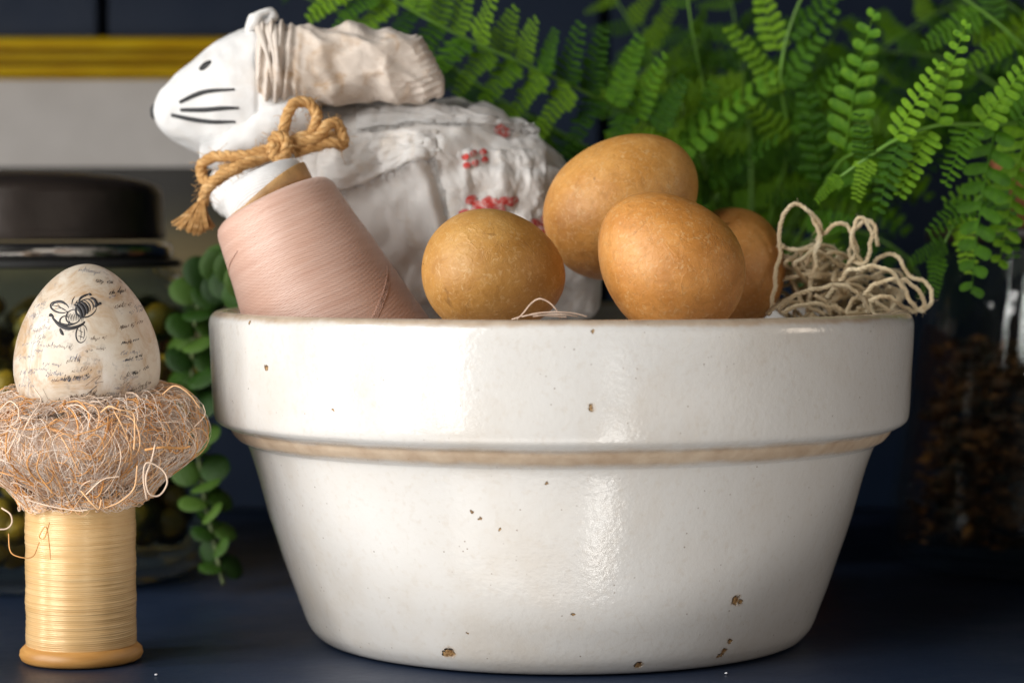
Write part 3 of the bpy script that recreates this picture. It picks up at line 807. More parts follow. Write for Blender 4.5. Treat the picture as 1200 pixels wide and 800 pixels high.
for name, mat, cnt, ln, r, lift in (('straw_tan', M_st[0], 620, (.008, .026), (.00008, .00026), .0036), ('straw_pale', M_st[1], 420, (.008, .024), (.00008, .00022), .0038), ('straw_orange', M_st[2], 560, (.006, .022), (.00009, .00028), .0032), ('fluff_fibre', M_st[3], 3600, (.006, .020), (.00005, .00012), .0034)):
    mb = MB()
    for i in range(cnt): nest_strand(mb, random.uniform(*ln), random.uniform(*r), lift, 4 if 'straw' in name else 3, 9 if 'straw' in name else 6)
    tag(mb.build(name, mat, nest), None, None, kind='stuff')
# individual straws one can follow
fd = SY - RM - RT
for pts, m, r in (([(172, 585, fd - .003), (168, 560, fd - .004), (172, 542, fd - .004), (190, 550, fd - .003), (196, 565, fd - .003), (187, 580, fd - .003), (175, 578, fd - .004), (171, 560, fd - .0046), (178, 538, fd - .003), (182, 520, fd - .001)], 1, .00042),
                  ([(118, 483, fd + .004), (128, 476, fd + .001), (140, 480, fd - .001), (156, 484, fd - .001), (158, 505, fd - .0025), (157, 527, fd - .0015)], 0, .0004),
                  ([(134, 482, fd), (143, 498, fd - .003), (150, 514, fd - .002)], 0, .0004),
                  ([(48, 528, fd - .002), (44, 552, fd - .003), (62, 578, fd - .002)], 2, .0004),
                  ([(170, 527, fd), (190, 524, fd - .001), (212, 525, fd + .004), (222, 523, fd + .008)], 2, .0006),
                  ([(58, 612, fd + .004), (52, 630, fd + .006), (46, 628, fd + .006), (54, 617, fd + .003), (58, 640, fd + .006), (59, 655, fd + .007)], 2, .00028),
                  ([(46, 635, fd + .006), (38, 652, fd + .004), (22, 652, fd + .003), (12, 645, fd + .003), (10, 625, fd + .004)], 2, .0003),
                  ([(2, 595, fd + .002), (12, 602, fd), (14, 612, fd), (8, 619, fd), (-4, 620, fd)], 1, .0004),
                  ([(30, 585, fd - .001), (60, 593, fd - .003), (90, 598, fd - .003), (103, 597, fd - .003)], 1, .0003),
                  ([(95, 575, fd - .002), (108, 590, fd - .003), (116, 596, fd - .003), (119, 585, fd - .003)], 0, .0004),
                  ([(100, 580, fd - .002), (120, 562, fd - .004), (140, 558, fd - .003)], 1, .0003),
                  ([(120, 596, fd - .002), (140, 588, fd - .003), (157, 572, fd - .003), (161, 545, fd - .003)], 0, .0004),
                  ([(20, 520, fd + .001), (35, 490, fd + .002), (48, 470, fd + .006), (40, 455, fd + .008)], 1, .00035),
                  ([(0, 480, fd + .006), (12, 470, fd + .006), (22, 480, fd + .004), (18, 496, fd + .003), (2, 500, fd + .003)], 1, .00035),
                  ([(190, 462, fd + .02), (205, 452, fd + .02), (222, 462, fd + .02), (234, 478, fd + .022)], 0, .00035),
                  ([(228, 500, fd + .02), (240, 486, fd + .022), (238, 474, fd + .022)], 1, .0002)):
    mb = MB(); mb.tube(catmull([at(*p) for p in pts], 48), r * 0.68, 6); mb.build('straw', M_st[m], nest)

# ------------------------------------------------------------------ decorated egg
EC = at(102, 409, 0.806); EL, EW = 0.0572, 0.0487
k = NT('aged_paper')
c = k.ramp(k.noise(50, detail=6, rough=.65), [(0.28, (0.54, 0.42, 0.30)), (0.5, (0.64, 0.56, 0.46)), (0.7, (0.71, 0.65, 0.59))])
z = k.sep()[2]; x = k.sep()[0]
st = k.noise(75, detail=6, rough=.7, dist=.8)
c = k.mix(k.ramp(st, [(0.47, 0.0), (0.64, 0.8)]), c, (0.44, 0.26, 0.12))
sm = k.noise(260, detail=6, rough=.75)
c = k.mix(k.math('MULTIPLY', k.ramp(sm, [(0.54, 0.0), (0.64, 0.75)]), k.ramp(k.noise(48, detail=2), [(0.44, 0.0), (0.58, 1.0)])), c, (0.16, 0.14, 0.14))
k.set(Base_Color=c, Roughness=0.5)
k.bump(k.noise(300, detail=4), 0.0003, 0.5)
egg_mb = MB().grid([[EC + p for p in row] for row in egg_rows(EL, EW, 0.21, 96, 64, 0.004, 5.0)]); egg_bvh = egg_mb.bvh()
degg = thing('decorated_egg', EC - Vector((0, 0, EL / 2)), 'aged cream egg printed with a bee and old handwriting, sitting in the nest', 'egg')
shell = egg_mb.build('shell', k.m, degg)
M_ink = simple('black_ink', (0.022, 0.020, 0.022), 0.6, 0.4, 400).m
M_ink2 = simple('faded_ink', (0.16, 0.11, 0.08), 0.7, 0.5, 400).m
M_ink3 = simple('grey_blue_ink', (0.17, 0.17, 0.21), 0.7, 0.4, 400).m
bee = MB()
def bs(pts, r, n=None):
    r *= 1.3; P = stroke(egg_bvh, pts, 0, sink=r * 0.55, n=n)
    if len(P) > 2: bee.tube(P, lambda t: r * (0.35 + 0.75 * math.sin(math.pi * (0.08 + 0.84 * t))), 6)
def bell(cx, cy, rx, ry, rot, r, a0=0, a1=6.3):
    c_, s_ = math.cos(rot), math.sin(rot); pts = []
    for j in range(14):
        a = lerp(a0, a1, j / 13); X, Y = rx * math.cos(a), ry * math.sin(a); pts.append((cx + X * c_ - Y * s_, cy + X * s_ + Y * c_))
    bs(pts, r, 40)
# abdomen with dark bands
bell(101, 361, 13, 10, -0.5, .00028)
for q, (r, a, b) in enumerate(((.00055, -1.2, 1.3), (.0007, -1.25, 1.25), (.0006, -1.1, 1.2), (.00022, -1.2, 1.2), (.00022, -1.2, 1.2), (.0005, -1.1, 1.1))):
    bell(88 + q * 3.4, 366 - q * 1.9, 6 + q * .35, 10.5 - q * .55, -0.5, r, a, b)
# thorax and head, hatched
bell(86, 371, 9, 8, -0.5, .00024); bell(76, 376, 6, 5.5, -0.4, .0003)
for q in range(10): bs([(78 + q * 2.0, 366 + random.uniform(-1, 2)), (80 + q * 1.9, 371), (81 + q * 1.8, 377 + random.uniform(-2, 2))], .00013)
bs([(60, 370), (64, 375), (70, 381), (79, 384.5), (88, 383.5), (96, 380), (101, 375)], .0006)
bs([(62, 374), (70, 379), (80, 381), (90, 379)], .00035)
# wings, veined
bell(70, 360, 11, 6.2, 0.25, .00032); bs([(60, 358), (68, 359), (78, 364)], .00014); bs([(63, 363), (72, 361), (80, 366)], .00014); bs([(66, 355), (72, 361), (79, 365)], .00012)
bs([(60, 360), (64, 354.5), (72, 353.5), (80, 358)], .0005)
bell(95.5, 391, 6.5, 10.5, 0.12, .00022); bs([(94, 382), (95, 391), (94, 400)], .00012); bs([(98, 382), (99, 391), (97, 399)], .00012); bs([(91, 386), (98, 390)], .00011); bs([(91, 393), (99, 396)], .00011)
# legs and feelers
bs([(92, 357), (94, 350), (100, 346), (106, 344.5)], .00042); bs([(104, 346), (107, 344)], .0006); bs([(110, 360), (114, 357), (118, 356)], .0005); bs([(116, 357), (118.5, 354)], .0005)
bs([(84, 358), (85, 352), (88, 347)], .0002); bs([(70, 384), (72, 389), (75, 393)], .0005); bs([(64, 372), (59, 369), (58, 371)], .0005); bs([(88, 356), (91, 352)], .0002)
bee.build('bee_print', M_ink, shell)
def script_line(mb, x0, y0, x1, y1, h, r, dens=1.0, loop=0.5):
    r *= 1.55; h *= 1.15
    """a run of joined-up illegible handwriting"""
    L = math.hypot(x1 - x0, y1 - y0); ux, uy = (x1 - x0) / L, (y1 - y0) / L
    s_ = 0.0
    while s_ < L - 3:
        wl = random.uniform(5, 13); e = min(L, s_ + wl); pts = []; q = s_; kph = random.uniform(0, 6)
        tall = [random.random() < 0.22 for _ in range(12)]; m = 0
        while q < e:
            for (dx, dy) in ((0, 0), (0.9, -h * (1.9 if tall[m % 12] else 0.9)), (0.5 + loop * .4, -h * .5), (0.9, h * (0.9 if tall[(m + 5) % 12] else 0.1))):
                xx = q + dx + random.uniform(-.2, .2); yy = dy * random.uniform(.75, 1.15)
                pts.append((x0 + ux * xx - uy * yy * 0 + uy * 0 + (-dy * .35), y0 + uy * xx + yy))
            q += random.uniform(1.5, 2.4); m += 1
        P = stroke(egg_bvh, pts, 0, sink=r * .5, n=len(pts) * 3)
        if len(P) > 3 and random.random() < dens: mb.tube(P, lambda t: r * (0.7 + 0.5 * math.sin(t * 40)), 4)
        s_ = e + random.uniform(1.5, 4)
ink = {0: MB(), 1: MB(), 2: MB()}
for (x0, y0, x1, y1, h, r, m) in ((50, 427, 72, 428, 2.2, .00009, 2), (78, 424, 100, 422, 2.4, .00010, 1), (60, 447, 82, 444, 2.6, .00011, 1), (74, 446, 104, 440, 3.0, .00013, 0), (42, 472, 78, 470, 2.0, .00013, 0), (82, 466, 112, 462, 2.8, .00012, 1), (106, 464, 132, 464, 2.0, .00010, 1),
                                  (142, 404, 168, 396, 1.8, .00014, 0), (146, 423, 168, 416, 1.8, .00012, 0), (148, 441, 174, 431, 2.8, .00013, 0), (150, 460, 176, 449, 2.8, .00013, 1), (140, 385, 166, 378, 3.2, .00012, 1), (134, 361, 154, 357, 3.2, .00012, 1), (128, 345, 146, 341, 2.8, .00012, 0), (112, 330, 132, 332, 2.6, .00012, 0), (92, 318, 116, 320, 2.6, .00010, 2),
                                  (26, 405, 46, 400, 2.2, .00009, 2), (22, 420, 42, 417, 2.2, .00009, 2), (38, 388, 56, 384, 2.4, .00010, 2), (24, 437, 40, 437, 2.2, .00010, 2), (22, 452, 40, 453, 2.2, .00010, 2), (26, 468, 40, 470, 2.0, .00012, 0), (34, 372, 50, 366, 2.2, .00009, 2), (40, 360, 54, 355, 2.2, .00009, 2), (56, 405, 86, 408, 2.2, .00008, 1), (106, 398, 124, 396, 2.2, .00009, 1), (84, 436, 106, 432, 2, .00008, 1), (40, 412, 54, 410, 2.2, .0001, 2), (44, 398, 52, 396, 3, .0001, 2), (100, 412, 124, 408, 2, .00007, 1)):
    script_line(ink[m], x0, y0, x1, y1, h, r)
for q in range(26):
    x_ = random.uniform(24, 165); y_ = random.uniform(340, 470)
    if 55 < x_ < 122 and 340 < y_ < 404: continue
    script_line(ink[random.choice((1, 2, 2))], x_, y_, x_ + random.uniform(10, 24), y_ - random.uniform(-1, 4), random.uniform(1.6, 2.8), random.uniform(.00006, .0001))
for pts, r, m in (([(88, 478), (96, 468), (104, 460), (113, 452)], .00016, 0), ([(33, 470), (34, 440), (37, 412), (44, 385)], .00010, 2), ([(100, 452), (110, 444), (118, 440), (112, 448), (121, 447)], .00012, 1), ([(50, 455), (55, 465), (60, 478)], .0001, 1)):
    ink[m].tube(stroke(egg_bvh, pts, 0, sink=r * .5), r, 5)
ink[0].build('handwriting', M_ink, shell); ink[1].build('handwriting', M_ink2, shell); ink[2].build('handwriting', M_ink3, shell)

# ------------------------------------------------------------------ framed picture
FD = 1.243
fr = thing('picture_frame', Vector((at(140, 100, FD).x, FD, at(140, 445, FD).z)), 'gold ridged picture frame with a wide pale mat, hanging on the wall behind the jar', 'picture frame')
k = NT('gold_leaf'); mpg = k.coord((30, 200, 200))
g = k.noise(1.0, mpg, detail=5)
k.set(Base_Color=k.ramp(g, [(0.3, (0.66, 0.36, 0.008)), (0.6, (0.86, 0.56, 0.014)), (0.8, (0.95, 0.70, 0.06))]), Metallic=0.15, Roughness=0.32)
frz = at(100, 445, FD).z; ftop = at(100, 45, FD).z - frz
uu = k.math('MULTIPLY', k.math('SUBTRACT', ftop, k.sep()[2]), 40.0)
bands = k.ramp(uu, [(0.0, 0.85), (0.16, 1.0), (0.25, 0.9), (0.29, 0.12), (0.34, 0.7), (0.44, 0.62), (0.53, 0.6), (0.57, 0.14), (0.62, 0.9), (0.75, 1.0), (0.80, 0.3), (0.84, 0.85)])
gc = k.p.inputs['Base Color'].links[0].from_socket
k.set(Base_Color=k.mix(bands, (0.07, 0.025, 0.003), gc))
k.bump(k.noise(300, detail=4), 0.0006, 0.4); M_gold = k.m
x0, x1 = -0.36, at(470, 60, FD).x
zt = at(100, 45, FD).z; zb = at(100, 445, FD).z; RW = at(0, 45, FD).z - at(0, 94, FD).z
# rail profile (u across from outer edge inward, w = height toward the viewer)
rp = [(0.0, 0.0), (0.0, 0.010), (0.0012, 0.0125), (0.0035, 0.0140), (0.0060, 0.0130), (0.0070, 0.0096), (0.0076, 0.0094), (0.0086, 0.0116), (0.0108, 0.0122), (0.0130, 0.0112), (0.0139, 0.0082), (0.0146, 0.0080), (0.0157, 0.0100), (0.0175, 0.0105), (0.0190, 0.0092), (RW, 0.0070), (RW, 0.0)]
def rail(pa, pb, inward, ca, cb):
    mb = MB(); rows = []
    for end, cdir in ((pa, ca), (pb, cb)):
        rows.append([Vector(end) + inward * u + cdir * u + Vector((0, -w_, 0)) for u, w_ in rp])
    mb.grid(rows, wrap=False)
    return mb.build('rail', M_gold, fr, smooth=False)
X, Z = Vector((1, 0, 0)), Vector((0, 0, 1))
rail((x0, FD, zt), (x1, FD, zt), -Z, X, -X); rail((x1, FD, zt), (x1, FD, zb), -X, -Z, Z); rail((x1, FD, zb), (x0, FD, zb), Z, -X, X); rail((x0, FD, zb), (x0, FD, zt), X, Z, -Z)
k = NT('mat_board'); k.set(Base_Color=k.ramp(k.noise(25, detail=5), [(0.3, (0.54, 0.50, 0.465)), (0.7, (0.64, 0.595, 0.56))]), Roughness=0.8); k.bump(k.noise(700, detail=3), .0002, .5)
zm = at(100, 196, FD).z; mw = zt - RW - zm
mb_ = 0.001
ix0, ix1, iz0, iz1 = x0 + RW, x1 - RW, zb + RW, zt - RW
mb = MB()
for lo, hi in (((ix0 - .002, FD - .0035, zm), (ix1 + .002, FD - .001, iz1 + .002)), ((ix0 - .002, FD - .0035, iz0 - .002), (ix1 + .002, FD - .001, iz0 + mb_)), ((ix0 - .002, FD - .0035, iz0 + mb_), (ix0 + mw, FD - .001, zm)), ((ix1 - mw, FD - .0035, iz0 + mb_), (ix1 + .002, FD - .001, zm))): mb.box(lo, hi)
mb.build('mat', k.m, fr, smooth=False)
k = NT('dark_print')
pz = k.math('ADD', k.math('ADD', k.sep()[2], -0.027), k.math('MULTIPLY', k.noise(30, detail=5), 0.016))
k.set(Base_Color=k.ramp(k.math('MULTIPLY', pz, 10.0), [(0.30, (0.05, 0.04, 0.012)), (0.44, (0.20, 0.145, 0.055)), (0.54, (0.15, 0.11, 0.04)), (0.66, (0.045, 0.037, 0.015)), (0.80, (0.018, 0.014, 0.009))]), Roughness=0.5)
mb = MB(); mb.box((ix0, FD - .0009, iz0), (ix1, FD + .0009, iz1)); mb.build('print', k.m, fr, smooth=False)
mb = MB(); mb.box((x0 + .002, FD + .001, zb + .002), (x1 - .002, FD + .006, zt - .002)); mb.build('backing', simple('backing_board', (0.12, 0.07, 0.04), 0.8).m, fr, smooth=False)

# ------------------------------------------------------------------ glass jars
k = NT('clear_glass')
tb = k.n('ShaderNodeBsdfTransparent'); tb.inputs[0].default_value = (0.90, 0.94, 0.92, 1)
gb = k.n('ShaderNodeBsdfGlossy'); gb.inputs['Roughness'].default_value = 0.02
bp = k.n('ShaderNodeBump'); bp.inputs['Distance'].default_value = .002; bp.inputs['Strength'].default_value = .06
k.link(k.noise(22, detail=2), bp.inputs['Height']); k.link(bp.outputs[0], gb.inputs['Normal'])
fz = k.n('ShaderNodeFresnel'); geo = k.n('ShaderNodeNewGeometry'); k.link(k.math('SUBTRACT', 1.5, k.math('MULTIPLY', geo.outputs['Backfacing'], 1.5 - 1 / 1.5)), fz.inputs[0])
mxs = k.n('ShaderNodeMixShader'); k.link(fz.outputs[0], mxs.inputs[0]); k.link(tb.outputs[0], mxs.inputs[1]); k.link(gb.outputs[0], mxs.inputs[2]); k.link(mxs.outputs[0], k.out.inputs['Surface'])
M_glass = k.m
JD = 1.02; JC = at(32, 500, JD); JC.z = 0
jar = thing('lidded_jar', JC, 'glass storage jar with dark metal lid behind the decorated egg', 'jar')
jp = [(0.003, 0.0005), (0.066, 0.0005), (0.073, 0.003), (0.0768, 0.010), (0.0778, 0.030), (0.0778, 0.100), (0.0765, 0.112), (0.072, 0.1215), (0.065, 0.1275), (0.0585, 0.130), (0.056, 0.1325), (0.056, 0.1375), (0.053, 0.1375), (0.053, 0.132), (0.056, 0.1275), (0.063, 0.1245), (0.0695, 0.119), (0.0735, 0.110), (0.0745, 0.100), (0.0745, 0.030), (0.0735, 0.012), (0.068, 0.0065), (0.003, 0.006)]
MB().lathe(jp, 96, JC).build('glass_body', M_glass, jar)
k = NT('bronze_lid'); k.set(Base_Color=k.ramp(k.noise(30, detail=5), [(0.3, (0.020, 0.015, 0.012)), (0.7, (0.05, 0.038, 0.032))]), Metallic=0.3, Roughness=0.34); k.bump(k.noise(200, detail=3), .0005, .4)
lp = [(0.0545, 0.1420), (0.0580, 0.1415), (0.0590, 0.1425), (0.0585, 0.1450), (0.0580, 0.1470), (0.0580, 0.1605), (0.0572, 0.1630), (0.0555, 0.1645), (0.050, 0.1665), (0.040, 0.1685), (0.025, 0.1700), (0.002, 0.1705)]
lid = MB().lathe(lp, 96, JC).build('lid', k.m, jar)
k = NT('bright_rim'); k.set(Base_Color=(0.55, 0.52, 0.48), Metallic=1.0, Roughness=0.16); k.bump(k.noise(90, detail=3), .0008, .6)
MB().lathe([(0.055, 0.1340), (0.0605, 0.1338), (0.0618, 0.1350), (0.0618, 0.1385), (0.0605, 0.1402), (0.055, 0.1404)], 96, JC).build('lid_ring', k.m, lid)
k = NT('black_gasket'); k.set(Base_Color=k.ramp(k.noise(90), [(0.3, (0.010, 0.010, 0.010)), (0.7, (0.02, 0.02, 0.02))]), Roughness=0.6)
MB().lathe([(0.057, 0.1300), (0.0640, 0.1300), (0.0660, 0.1310), (0.0640, 0.1335), (0.057, 0.1337)], 96, JC).build('gasket', k.m, lid)
k = NT('dried_pods')
k.set(Base_Color=k.ramp(k.noise(38, detail=3), [(0.36, (0.030, 0.026, 0.006)), (0.50, (0.12, 0.09, 0.012)), (0.66, (0.50, 0.28, 0.015))]), Roughness=0.5)
mb = MB()
for i in range(560):
    a = random.uniform(0, 6.28); r = 0.066 * math.sqrt(random.uniform(0.25, 1)); zc = random.uniform(.014, .112)
    q = Vector((random.uniform(-1, 1), random.uniform(-1, 1), random.uniform(-1, 1))).to_track_quat('Z', 'Y').to_matrix()
    mb.ball(JC + Vector((r * math.cos(a), r * math.sin(a), zc)), random.uniform(.006, .0085), 10, 7, (1, .8, 1.0), q)
o = mb.build('dried_pods', k.m, None, JC + Vector((0, 0, .007))); tag(o, 'yellow and dark olive dried pods filling the lidded glass jar', 'dried pods', kind='stuff')

# right-hand vase with dried moss and bark
VD = 1.045; VC = at(1232, 500, VD); VC.z = 0
vase = thing('glass_jar', VC, 'wide clear glass jar of dark brown bark below the right-hand fern', 'jar')
vp = [(0.003, 0.0005), (0.060, 0.0005), (0.0665, 0.003), (0.0700, 0.010), (0.0690, 0.030), (0.0650, 0.056), (0.0603, 0.085), (0.0562, 0.110), (0.0515, 0.1395), (0.0490, 0.1400), (0.0487, 0.138), (0.0532, 0.110), (0.0573, 0.085), (0.0620, 0.056), (0.0660, 0.030), (0.0668, 0.012), (0.063, 0.0075), (0.003, 0.007)]
MB().lathe(vp, 96, VC).build('glass_body', M_glass, vase)
k = NT('dark_walnut'); k.set(Base_Color=k.ramp(k.noise(1.0, k.coord((300, 40, 300)), detail=4), [(0.3, (0.010, 0.006, 0.004)), (0.7, (0.025, 0.014, 0.008))]), Roughness=0.5)
MB().lathe([(0.003, 0.1405), (0.0530, 0.1405), (0.0545, 0.1415), (0.0545, 0.1455), (0.0530, 0.1468), (0.003, 0.1470)], 96, VC).build('lid', k.m, vase)
k = NT('dry_bark')
k.set(Base_Color=k.ramp(k.noise(70, detail=4), [(0.38, (0.008, 0.005, 0.003)), (0.54, (0.07, 0.024, 0.005)), (0.70, (0.28, 0.10, 0.014))]), Roughness=0.8)
mb = MB()
for i in range(1500):
    zc = random.uniform(.012, .098); rm = 0.065 if zc < .04 else lerp(0.062, 0.052, (zc - .04) / .058)
    a = random.uniform(0, 6.28); r = rm * math.sqrt(random.uniform(.2, 1)) - .004
    q = Vector((random.uniform(-1, 1), random.uniform(-1, 1), random.uniform(-1, 1))).to_track_quat('Z', 'Y').to_matrix()
    mb.ball(VC + Vector((r * math.cos(a), r * math.sin(a), zc)), random.uniform(.0025, .0055), 7, 5, (1, .5, .3), q)
o = mb.build('dry_bark', k.m, None, VC + Vector((0, 0, .008)), smooth=False); tag(o, 'dark brown bark chips filling the right-hand glass jar', 'bark', kind='stuff')

# ------------------------------------------------------------------ ferns
def leafmat(name, cols, tr):
    k = NT(name)
    oi = k.n('ShaderNodeObjectInfo')
    f = k.math('ADD', k.math('MULTIPLY', k.noise(28, k.coord(which='Generated', scale=(.3, .3, .3)), detail=4), 0.5), k.math('MULTIPLY', oi.outputs['Random'], 0.5))
    c = k.ramp(f, cols)
    k.set(Base_Color=c, Roughness=0.42)
    k.p.inputs['Specular IOR Level'].default_value = 0.22
    k.bump(k.noise(260, detail=3), 0.0006, 0.5)
    t = k.n('ShaderNodeBsdfTranslucent'); k.link(k.mix(0.5, c, (0.35, 0.60, 0.04)), t.inputs[0])
    mx = k.n('ShaderNodeMixShader'); mx.inputs[0].default_value = tr
    k.link(k.p.outputs[0], mx.inputs[1]); k.link(t.outputs[0], mx.inputs[2]); k.link(mx.outputs[0], k.out.inputs['Surface'])
    return k.m
M_fern = leafmat('fern_leaf', [(0.25, (0.020, 0.072, 0.003)), (0.5, (0.062, 0.175, 0.005)), (0.78, (0.19, 0.36, 0.012))], 0.12)
M_rach = simple('fern_stem', (0.12, 0.26, 0.03), 0.5, 0.3, 100).m
def pinna_mesh(var, n=13):
    """unit-length leaflet of rounded lobes on a midrib, along +X, face up +Z"""
    rnd = random.Random(var); mb = MB()
    droop = rnd.uniform(0.06, 0.22); side = rnd.uniform(-.08, .08)
    def mid(t): return Vector((t, side * t * t, -droop * t * t))
    mb.tube([mid(t / 10) for t in range(11)], lambda t: 0.011 * (1 - 0.75 * t), 5)
    for i in range(n):
        t = 0.05 + 0.92 * i / (n - 1)
        L = 0.215 * (1 - 0.62 * t ** 1.7) * min(1.0, 0.8 + 2.2 * t) * rnd.uniform(.8, 1.15)
        W = 0.050 * (1 - 0.38 * t) * rnd.uniform(.85, 1.12)
        for s_ in (-1, 1):
            t2 = t + (0.012 if s_ > 0 else -0.012); b = mid(t2)
            dirv = Vector((0.22 + rnd.uniform(-.08, .1), s_, rnd.uniform(-.18, .2))).normalized(); ax = Vector((1, 0, 0)); ax = (ax - dirv * ax.dot(dirv)).normalized(); nn = dirv.cross(ax) * s_ * -1
            rows = []; cup = rnd.uniform(.02, .16)
            for q, (u, ww) in enumerate(((0.0, 1.0), (.16, .80), (.45, 1.0), (.75, .95), (.93, .70), (1.0, .30))):
                row = []
                for v in (-1, -.5, 0, .5, 1):
                    p = b + dirv * (u * L) + ax * (v * ww * W) + nn * (-cup * L * u * u - abs(v) * ww * W * .30 + 0.004)
                    row.append(p)
                rows.append(row)
            mb.grid(rows, wrap=False)
    return mb
PM = [pinna_mesh(i, 9 + i % 2) for i in range(6)]
PMesh = []
for i, p in enumerate(PM):
    me = p.mesh('pinna'); me.materials.append(M_fern); PMesh.append(me)
def frond(root, pts, Lmax, n, N0, bulk=None, droop=0.25, tilt=0.0, t0=0.12, asym=(1, 1), rad=0.0011, shape=1.0, lean=(.18, .42)):
    P = catmull([at(*p) for p in pts], 80); P = resample(P, 0.002)
    org = ORG[root.name]
    n = max(6, round(n * 0.68)); Lmax *= 1.22
    if bulk is None:
        mb = MB(); mb.tube(P, lambda t: rad * (1 - .75 * t), 6); fo = mb.build('frond', M_rach, root)
    else: bulk[1].tube(P, lambda t: rad * (1 - .75 * t), 5)
    m = len(P)
    for i in range(n):
        t = t0 + (0.985 - t0) * i / (n - 1); q = min(m - 2, int(t * (m - 1)))
        T = (P[min(m - 1, q + 2)] - P[max(0, q - 2)]).normalized()
        Nn = Vector(N0); Nn = (Nn - T * Nn.dot(T)).normalized(); S = T.cross(Nn)
        L = Lmax * (min(1, 0.35 + 2.6 * (t - t0)) * (1 - 0.86 * max(0, (t - .35) / .65) ** 1.35 * shape)) * random.uniform(.88, 1.1)
        for s_ in (-1, 1):
            if asym[0 if s_ < 0 else 1] <= 0: continue
            LL = L * asym[0 if s_ < 0 else 1]
            dv = (S * s_ + T * random.uniform(*lean) + Nn * (random.uniform(-.22, .22) - droop + tilt) + Vector((random.uniform(-.08, .08), random.uniform(-.12, .12), random.uniform(-.08, .08)))).normalized()
            zx = (Nn - dv * Nn.dot(dv)).normalized(); zx = (zx + dv.cross(zx) * random.uniform(-.35, .35)).normalized(); yx = zx.cross(dv)
            Mw = Matrix((dv * LL, yx * LL * random.uniform(.9, 1.1), zx * LL)).transposed().to_4x4()
            vi = random.randrange(6); pos = P[q] + T * (s_ * .0012)
            if bulk is None:
                o = bpy.data.objects.new('pinna', PMesh[vi]); COL.objects.link(o); o.parent = fo
                Mw.translation = pos - org; o.matrix_local = Mw
            else:
                Mw.translation = pos; b0 = len(bulk[0].v)
                bulk[0].v += [Mw @ v for v in PM[vi].v]; bulk[0].f += [tuple(b0 + z_ for z_ in f_) for f_ in PM[vi].f]

k = NT('terracotta'); k.set(Base_Color=k.ramp(k.noise(60, detail=5), [(0.3, (0.30, 0.10, 0.035)), (0.7, (0.48, 0.19, 0.08))]), Roughness=0.85); k.bump(k.noise(400, detail=4), .0004, .5); M_terra = k.m
k = NT('potting_soil'); k.set(Base_Color=k.ramp(k.noise(300, detail=5), [(0.3, (0.012, 0.008, 0.005)), (0.7, (0.05, 0.033, 0.02))]), Roughness=0.95); k.bump(k.noise(300, detail=5), .003, 1); M_soil = k.m
def pot(root, c, z0, h, rb, rt):
    pp = [(0.004, z0), (rb, z0), (lerp(rb, rt, .72), z0 + h * .72), (rt * 1.07, z0 + h * .735), (rt * 1.09, z0 + h * .985), (rt * 1.07, z0 + h), (rt * .97, z0 + h), (rt * .95, z0 + h * .9), (lerp(rb, rt, .5) * .9, z0 + h * .4), (rb * .8, z0 + h * .12), (.004, z0 + h * .12)]
    po = MB().lathe(pp, 64, c).build('pot', M_terra, root)
    MB().lathe([(rt * .92, z0 + h * .86), (rt * .5, z0 + h * .9), (.002, z0 + h * .91)], 48, c, closed_bot=True).build('soil', M_soil, root)
VIEW = Vector((0.0, -1.0, 0.25)); UP = Vector((0.05, -0.45, 1.0)); MIDN = Vector((0.1, -0.8, 0.65))
# fern behind the bowl
AC = at(880, 330, 1.075)
fa = thing('potted_fern', Vector((AC.x, AC.y, 0)), 'bushy green fern behind the bowl, its fronds arching above the brown eggs', 'fern', 'green ferns')
pot(fa, Vector((AC.x, AC.y, 0)), 0.0005, 0.108, 0.036, 0.050)
c0_ = (880, 345, 1.075)
random.seed(21)
def drawn_frond(root, rach, pins, rad=.0012):
    """a frond with leaflets laid one by one: (base px, base py, tip px, tip py, base depth, tip depth)"""
    org = ORG[root.name]
    P = catmull([at(*p) for p in rach], 60); mb = MB(); mb.tube(P, lambda t: rad * (1 - .6 * t), 6); fo = mb.build('frond', M_rach, root)
    for (x0_, y0_, x1_, y1_, d0_, d1_) in pins:
        A, B = at(x0_, y0_, d0_), at(x1_, y1_, d1_); v = B - A; L = v.length; dv = v.normalized()
        zx = Vector((-.35 + random.uniform(-.25, .25), -1, .35 + random.uniform(-.25, .25))); zx = (zx - dv * zx.dot(dv)).normalized(); yx = zx.cross(dv)
        Mw = Matrix((dv * L, yx * L * min(1.25, max(.8, .030 / L)), zx * L)).transposed().to_4x4(); Mw.translation = A - org
        o = bpy.data.objects.new('pinna', random.choice(PMesh)); COL.objects.link(o); o.parent = fo; o.matrix_local = Mw
drawn_frond(fa, [c0_, (840, 240, 1.04), (775, 155, .985), (700, 115, .965), (620, 78, .955), (545, 45, .95), (470, 5, .945), (400, -40, .94)],
    [(x_, y_, x2, y2, .96 + random.uniform(-.005, .005), .95 + random.uniform(-.008, .008)) for x_, y_, x2, y2 in ((768, 152, 800, 90), (745, 138, 770, 62), (718, 124, 748, 42), (690, 111, 704, 36), (662, 98, 676, 34), (636, 86, 648, 36), (610, 74, 620, 22), (585, 63, 596, 10), (560, 52, 572, -8), (535, 40, 548, -20), (510, 27, 524, -36), (485, 14, 498, -50),
     (735, 132, 705, 190), (700, 116, 660, 172), (668, 101, 622, 160), (636, 86, 590, 140), (605, 72, 560, 122), (575, 58, 530, 105), (545, 45, 500, 90), (515, 30, 470, 74), (485, 14, 440, 55), (460, 0, 415, 40), (440, -12, 390, 28), (420, -25, 360, 18))])
frond(fa, [c0_, (800, 250, 1.06), (700, 180, 1.05), (600, 125, 1.04), (500, 60, 1.035), (400, 15, 1.03), (330, -15, 1.03)], 0.040, 20, (0.1, -.35, 1), droop=.3, t0=.2)
